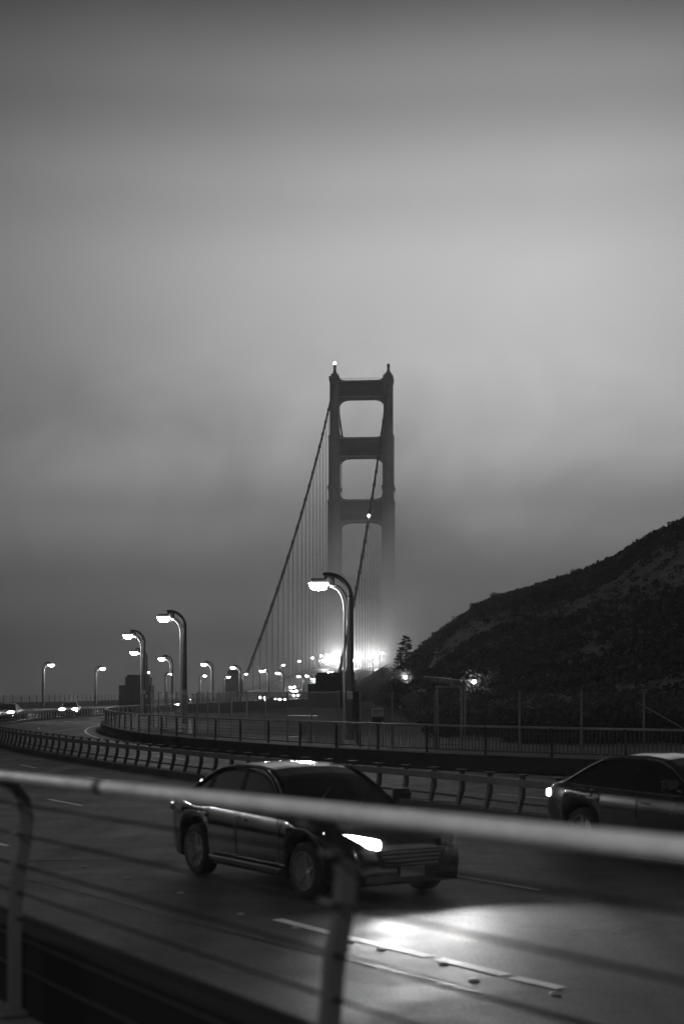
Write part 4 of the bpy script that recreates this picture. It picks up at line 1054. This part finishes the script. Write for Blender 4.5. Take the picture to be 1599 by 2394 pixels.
# ------------------------------------------------------------------ floodlights in the fog at the tower foot
fl_lab = 'floodlight glaring in the fog at the foot of the bridge tower'
for i, (u, v, dz, pw) in enumerate(((-9, -45, 4, 6500), (1, -60, 3, 9000), (7, -30, 4, 8500), (11, -70, 3, 6000), (-12, -75, 3, 6000))):
    p = loc(u, v, 0); z = roadz(p[1])
    root = empty('floodlight', (p[0], p[1], z), label=fl_lab, cat='floodlight', group='floodlights at the tower foot')
    MB().tube([(0, 0, 0), (0, 0, dz)], .12, 6).build('mast', POLE, root)
    MB().box((0, 0, dz+.4), (1.4, .6, .8)).build('housing', mat('lit flood glass', .8, .3, emit=25), root, bevel=.1)
    li = bpy.data.lights.new('flood_light', 'POINT'); li.energy = pw; li.shadow_soft_size = .5; lo = bpy.data.objects.new('flood_light', li); COL.objects.link(lo); lo.parent = root; lo.location = (0, -1.2, dz+.6)

# ------------------------------------------------------------------ haze and fog
def volume(name, verts_obj, dens, aniso=.0, col=.95, noise_=None):
    m = bpy.data.materials.new(name); m.use_nodes = True; t = m.node_tree; t.nodes.clear(); L = t.links
    o = t.nodes.new('ShaderNodeOutputMaterial'); pv = t.nodes.new('ShaderNodeVolumePrincipled'); pv.inputs['Color'].default_value = grey(col); pv.inputs['Density'].default_value = dens; pv.inputs['Anisotropy'].default_value = aniso
    L.new(pv.outputs[0], o.inputs['Volume'])
    if noise_: noise_(t, pv)
    return m
HB = (-1000, 1000, -200, 1350, -62, 182)
x0, x1, y0, y1, z0, z1 = HB
hz_ = MB().box(((x0+x1)/2, (y0+y1)/2, (z0+z1)/2), (x1-x0, y1-y0, z1-z0)).build('haze', volume('haze', None, .0003, .6)); tag(hz_, kind='stuff')
def fog_nodes(scale, lo, hi, dens, zfall):
    def f(t, pv):
        L = t.links; co = t.nodes.new('ShaderNodeTexCoord')
        n = t.nodes.new('ShaderNodeTexNoise'); n.inputs['Scale'].default_value = scale; n.inputs['Detail'].default_value = 2.5; n.inputs['Roughness'].default_value = .5; L.new(co.outputs['Object'], n.inputs['Vector'])
        r = t.nodes.new('ShaderNodeMapRange'); r.inputs[1].default_value = lo; r.inputs[2].default_value = hi; r.inputs[3].default_value = .12; r.inputs[4].default_value = 1
        L.new(n.outputs['Fac'], r.inputs[0])
        # soft edge: distance from the centre of the unit ball
        ln = t.nodes.new('ShaderNodeVectorMath'); ln.operation = 'LENGTH'; mp = t.nodes.new('ShaderNodeMapping'); mp.inputs['Scale'].default_value = zfall; L.new(co.outputs['Object'], mp.inputs[0]); L.new(mp.outputs[0], ln.inputs[0])
        e = t.nodes.new('ShaderNodeMapRange'); e.interpolation_type = 'SMOOTHSTEP'; e.inputs[1].default_value = 1.0; e.inputs[2].default_value = .35; e.inputs[3].default_value = 0; e.inputs[4].default_value = 1; L.new(ln.outputs['Value'], e.inputs[0])
        a = t.nodes.new('ShaderNodeMath'); a.operation = 'MULTIPLY'; L.new(r.outputs[0], a.inputs[0]); L.new(e.outputs[0], a.inputs[1])
        b = t.nodes.new('ShaderNodeMath'); b.operation = 'MULTIPLY'; b.inputs[1].default_value = dens; L.new(a.outputs[0], b.inputs[0]); L.new(b.outputs[0], pv.inputs['Density'])
    return f
def fog(name, c, r, dens, scale, lo, hi, label, seed=0):
    bm = bmesh.new(); bmesh.ops.create_icosphere(bm, subdivisions=3, radius=1)
    for v in bm.verts: v.co = Vector((v.co.x*r[0], v.co.y*r[1], v.co.z*r[2]))
    me = bpy.data.meshes.new(name); bm.to_mesh(me); bm.free(); o = bpy.data.objects.new(name, me); COL.objects.link(o); o.location = c
    m = volume(name, None, dens, .75, 1.0, fog_nodes(scale, lo, hi, dens, (1/r[0], 1/r[1], 1/r[2]))); me.materials.append(m)
    tag(o, label, 'fog', kind='stuff'); return o
fog('fog_bank', (14, 668, 46), (62, 50, 58), .045, .028, .38, .66, 'bank of fog hiding the lower half of the bridge tower')
fog('fog_bank', (20, 690, 112), (44, 30, 55), .007, .06, .45, .6, 'thin mist drifting over the upper tower legs')
print('objects', len(S.objects))
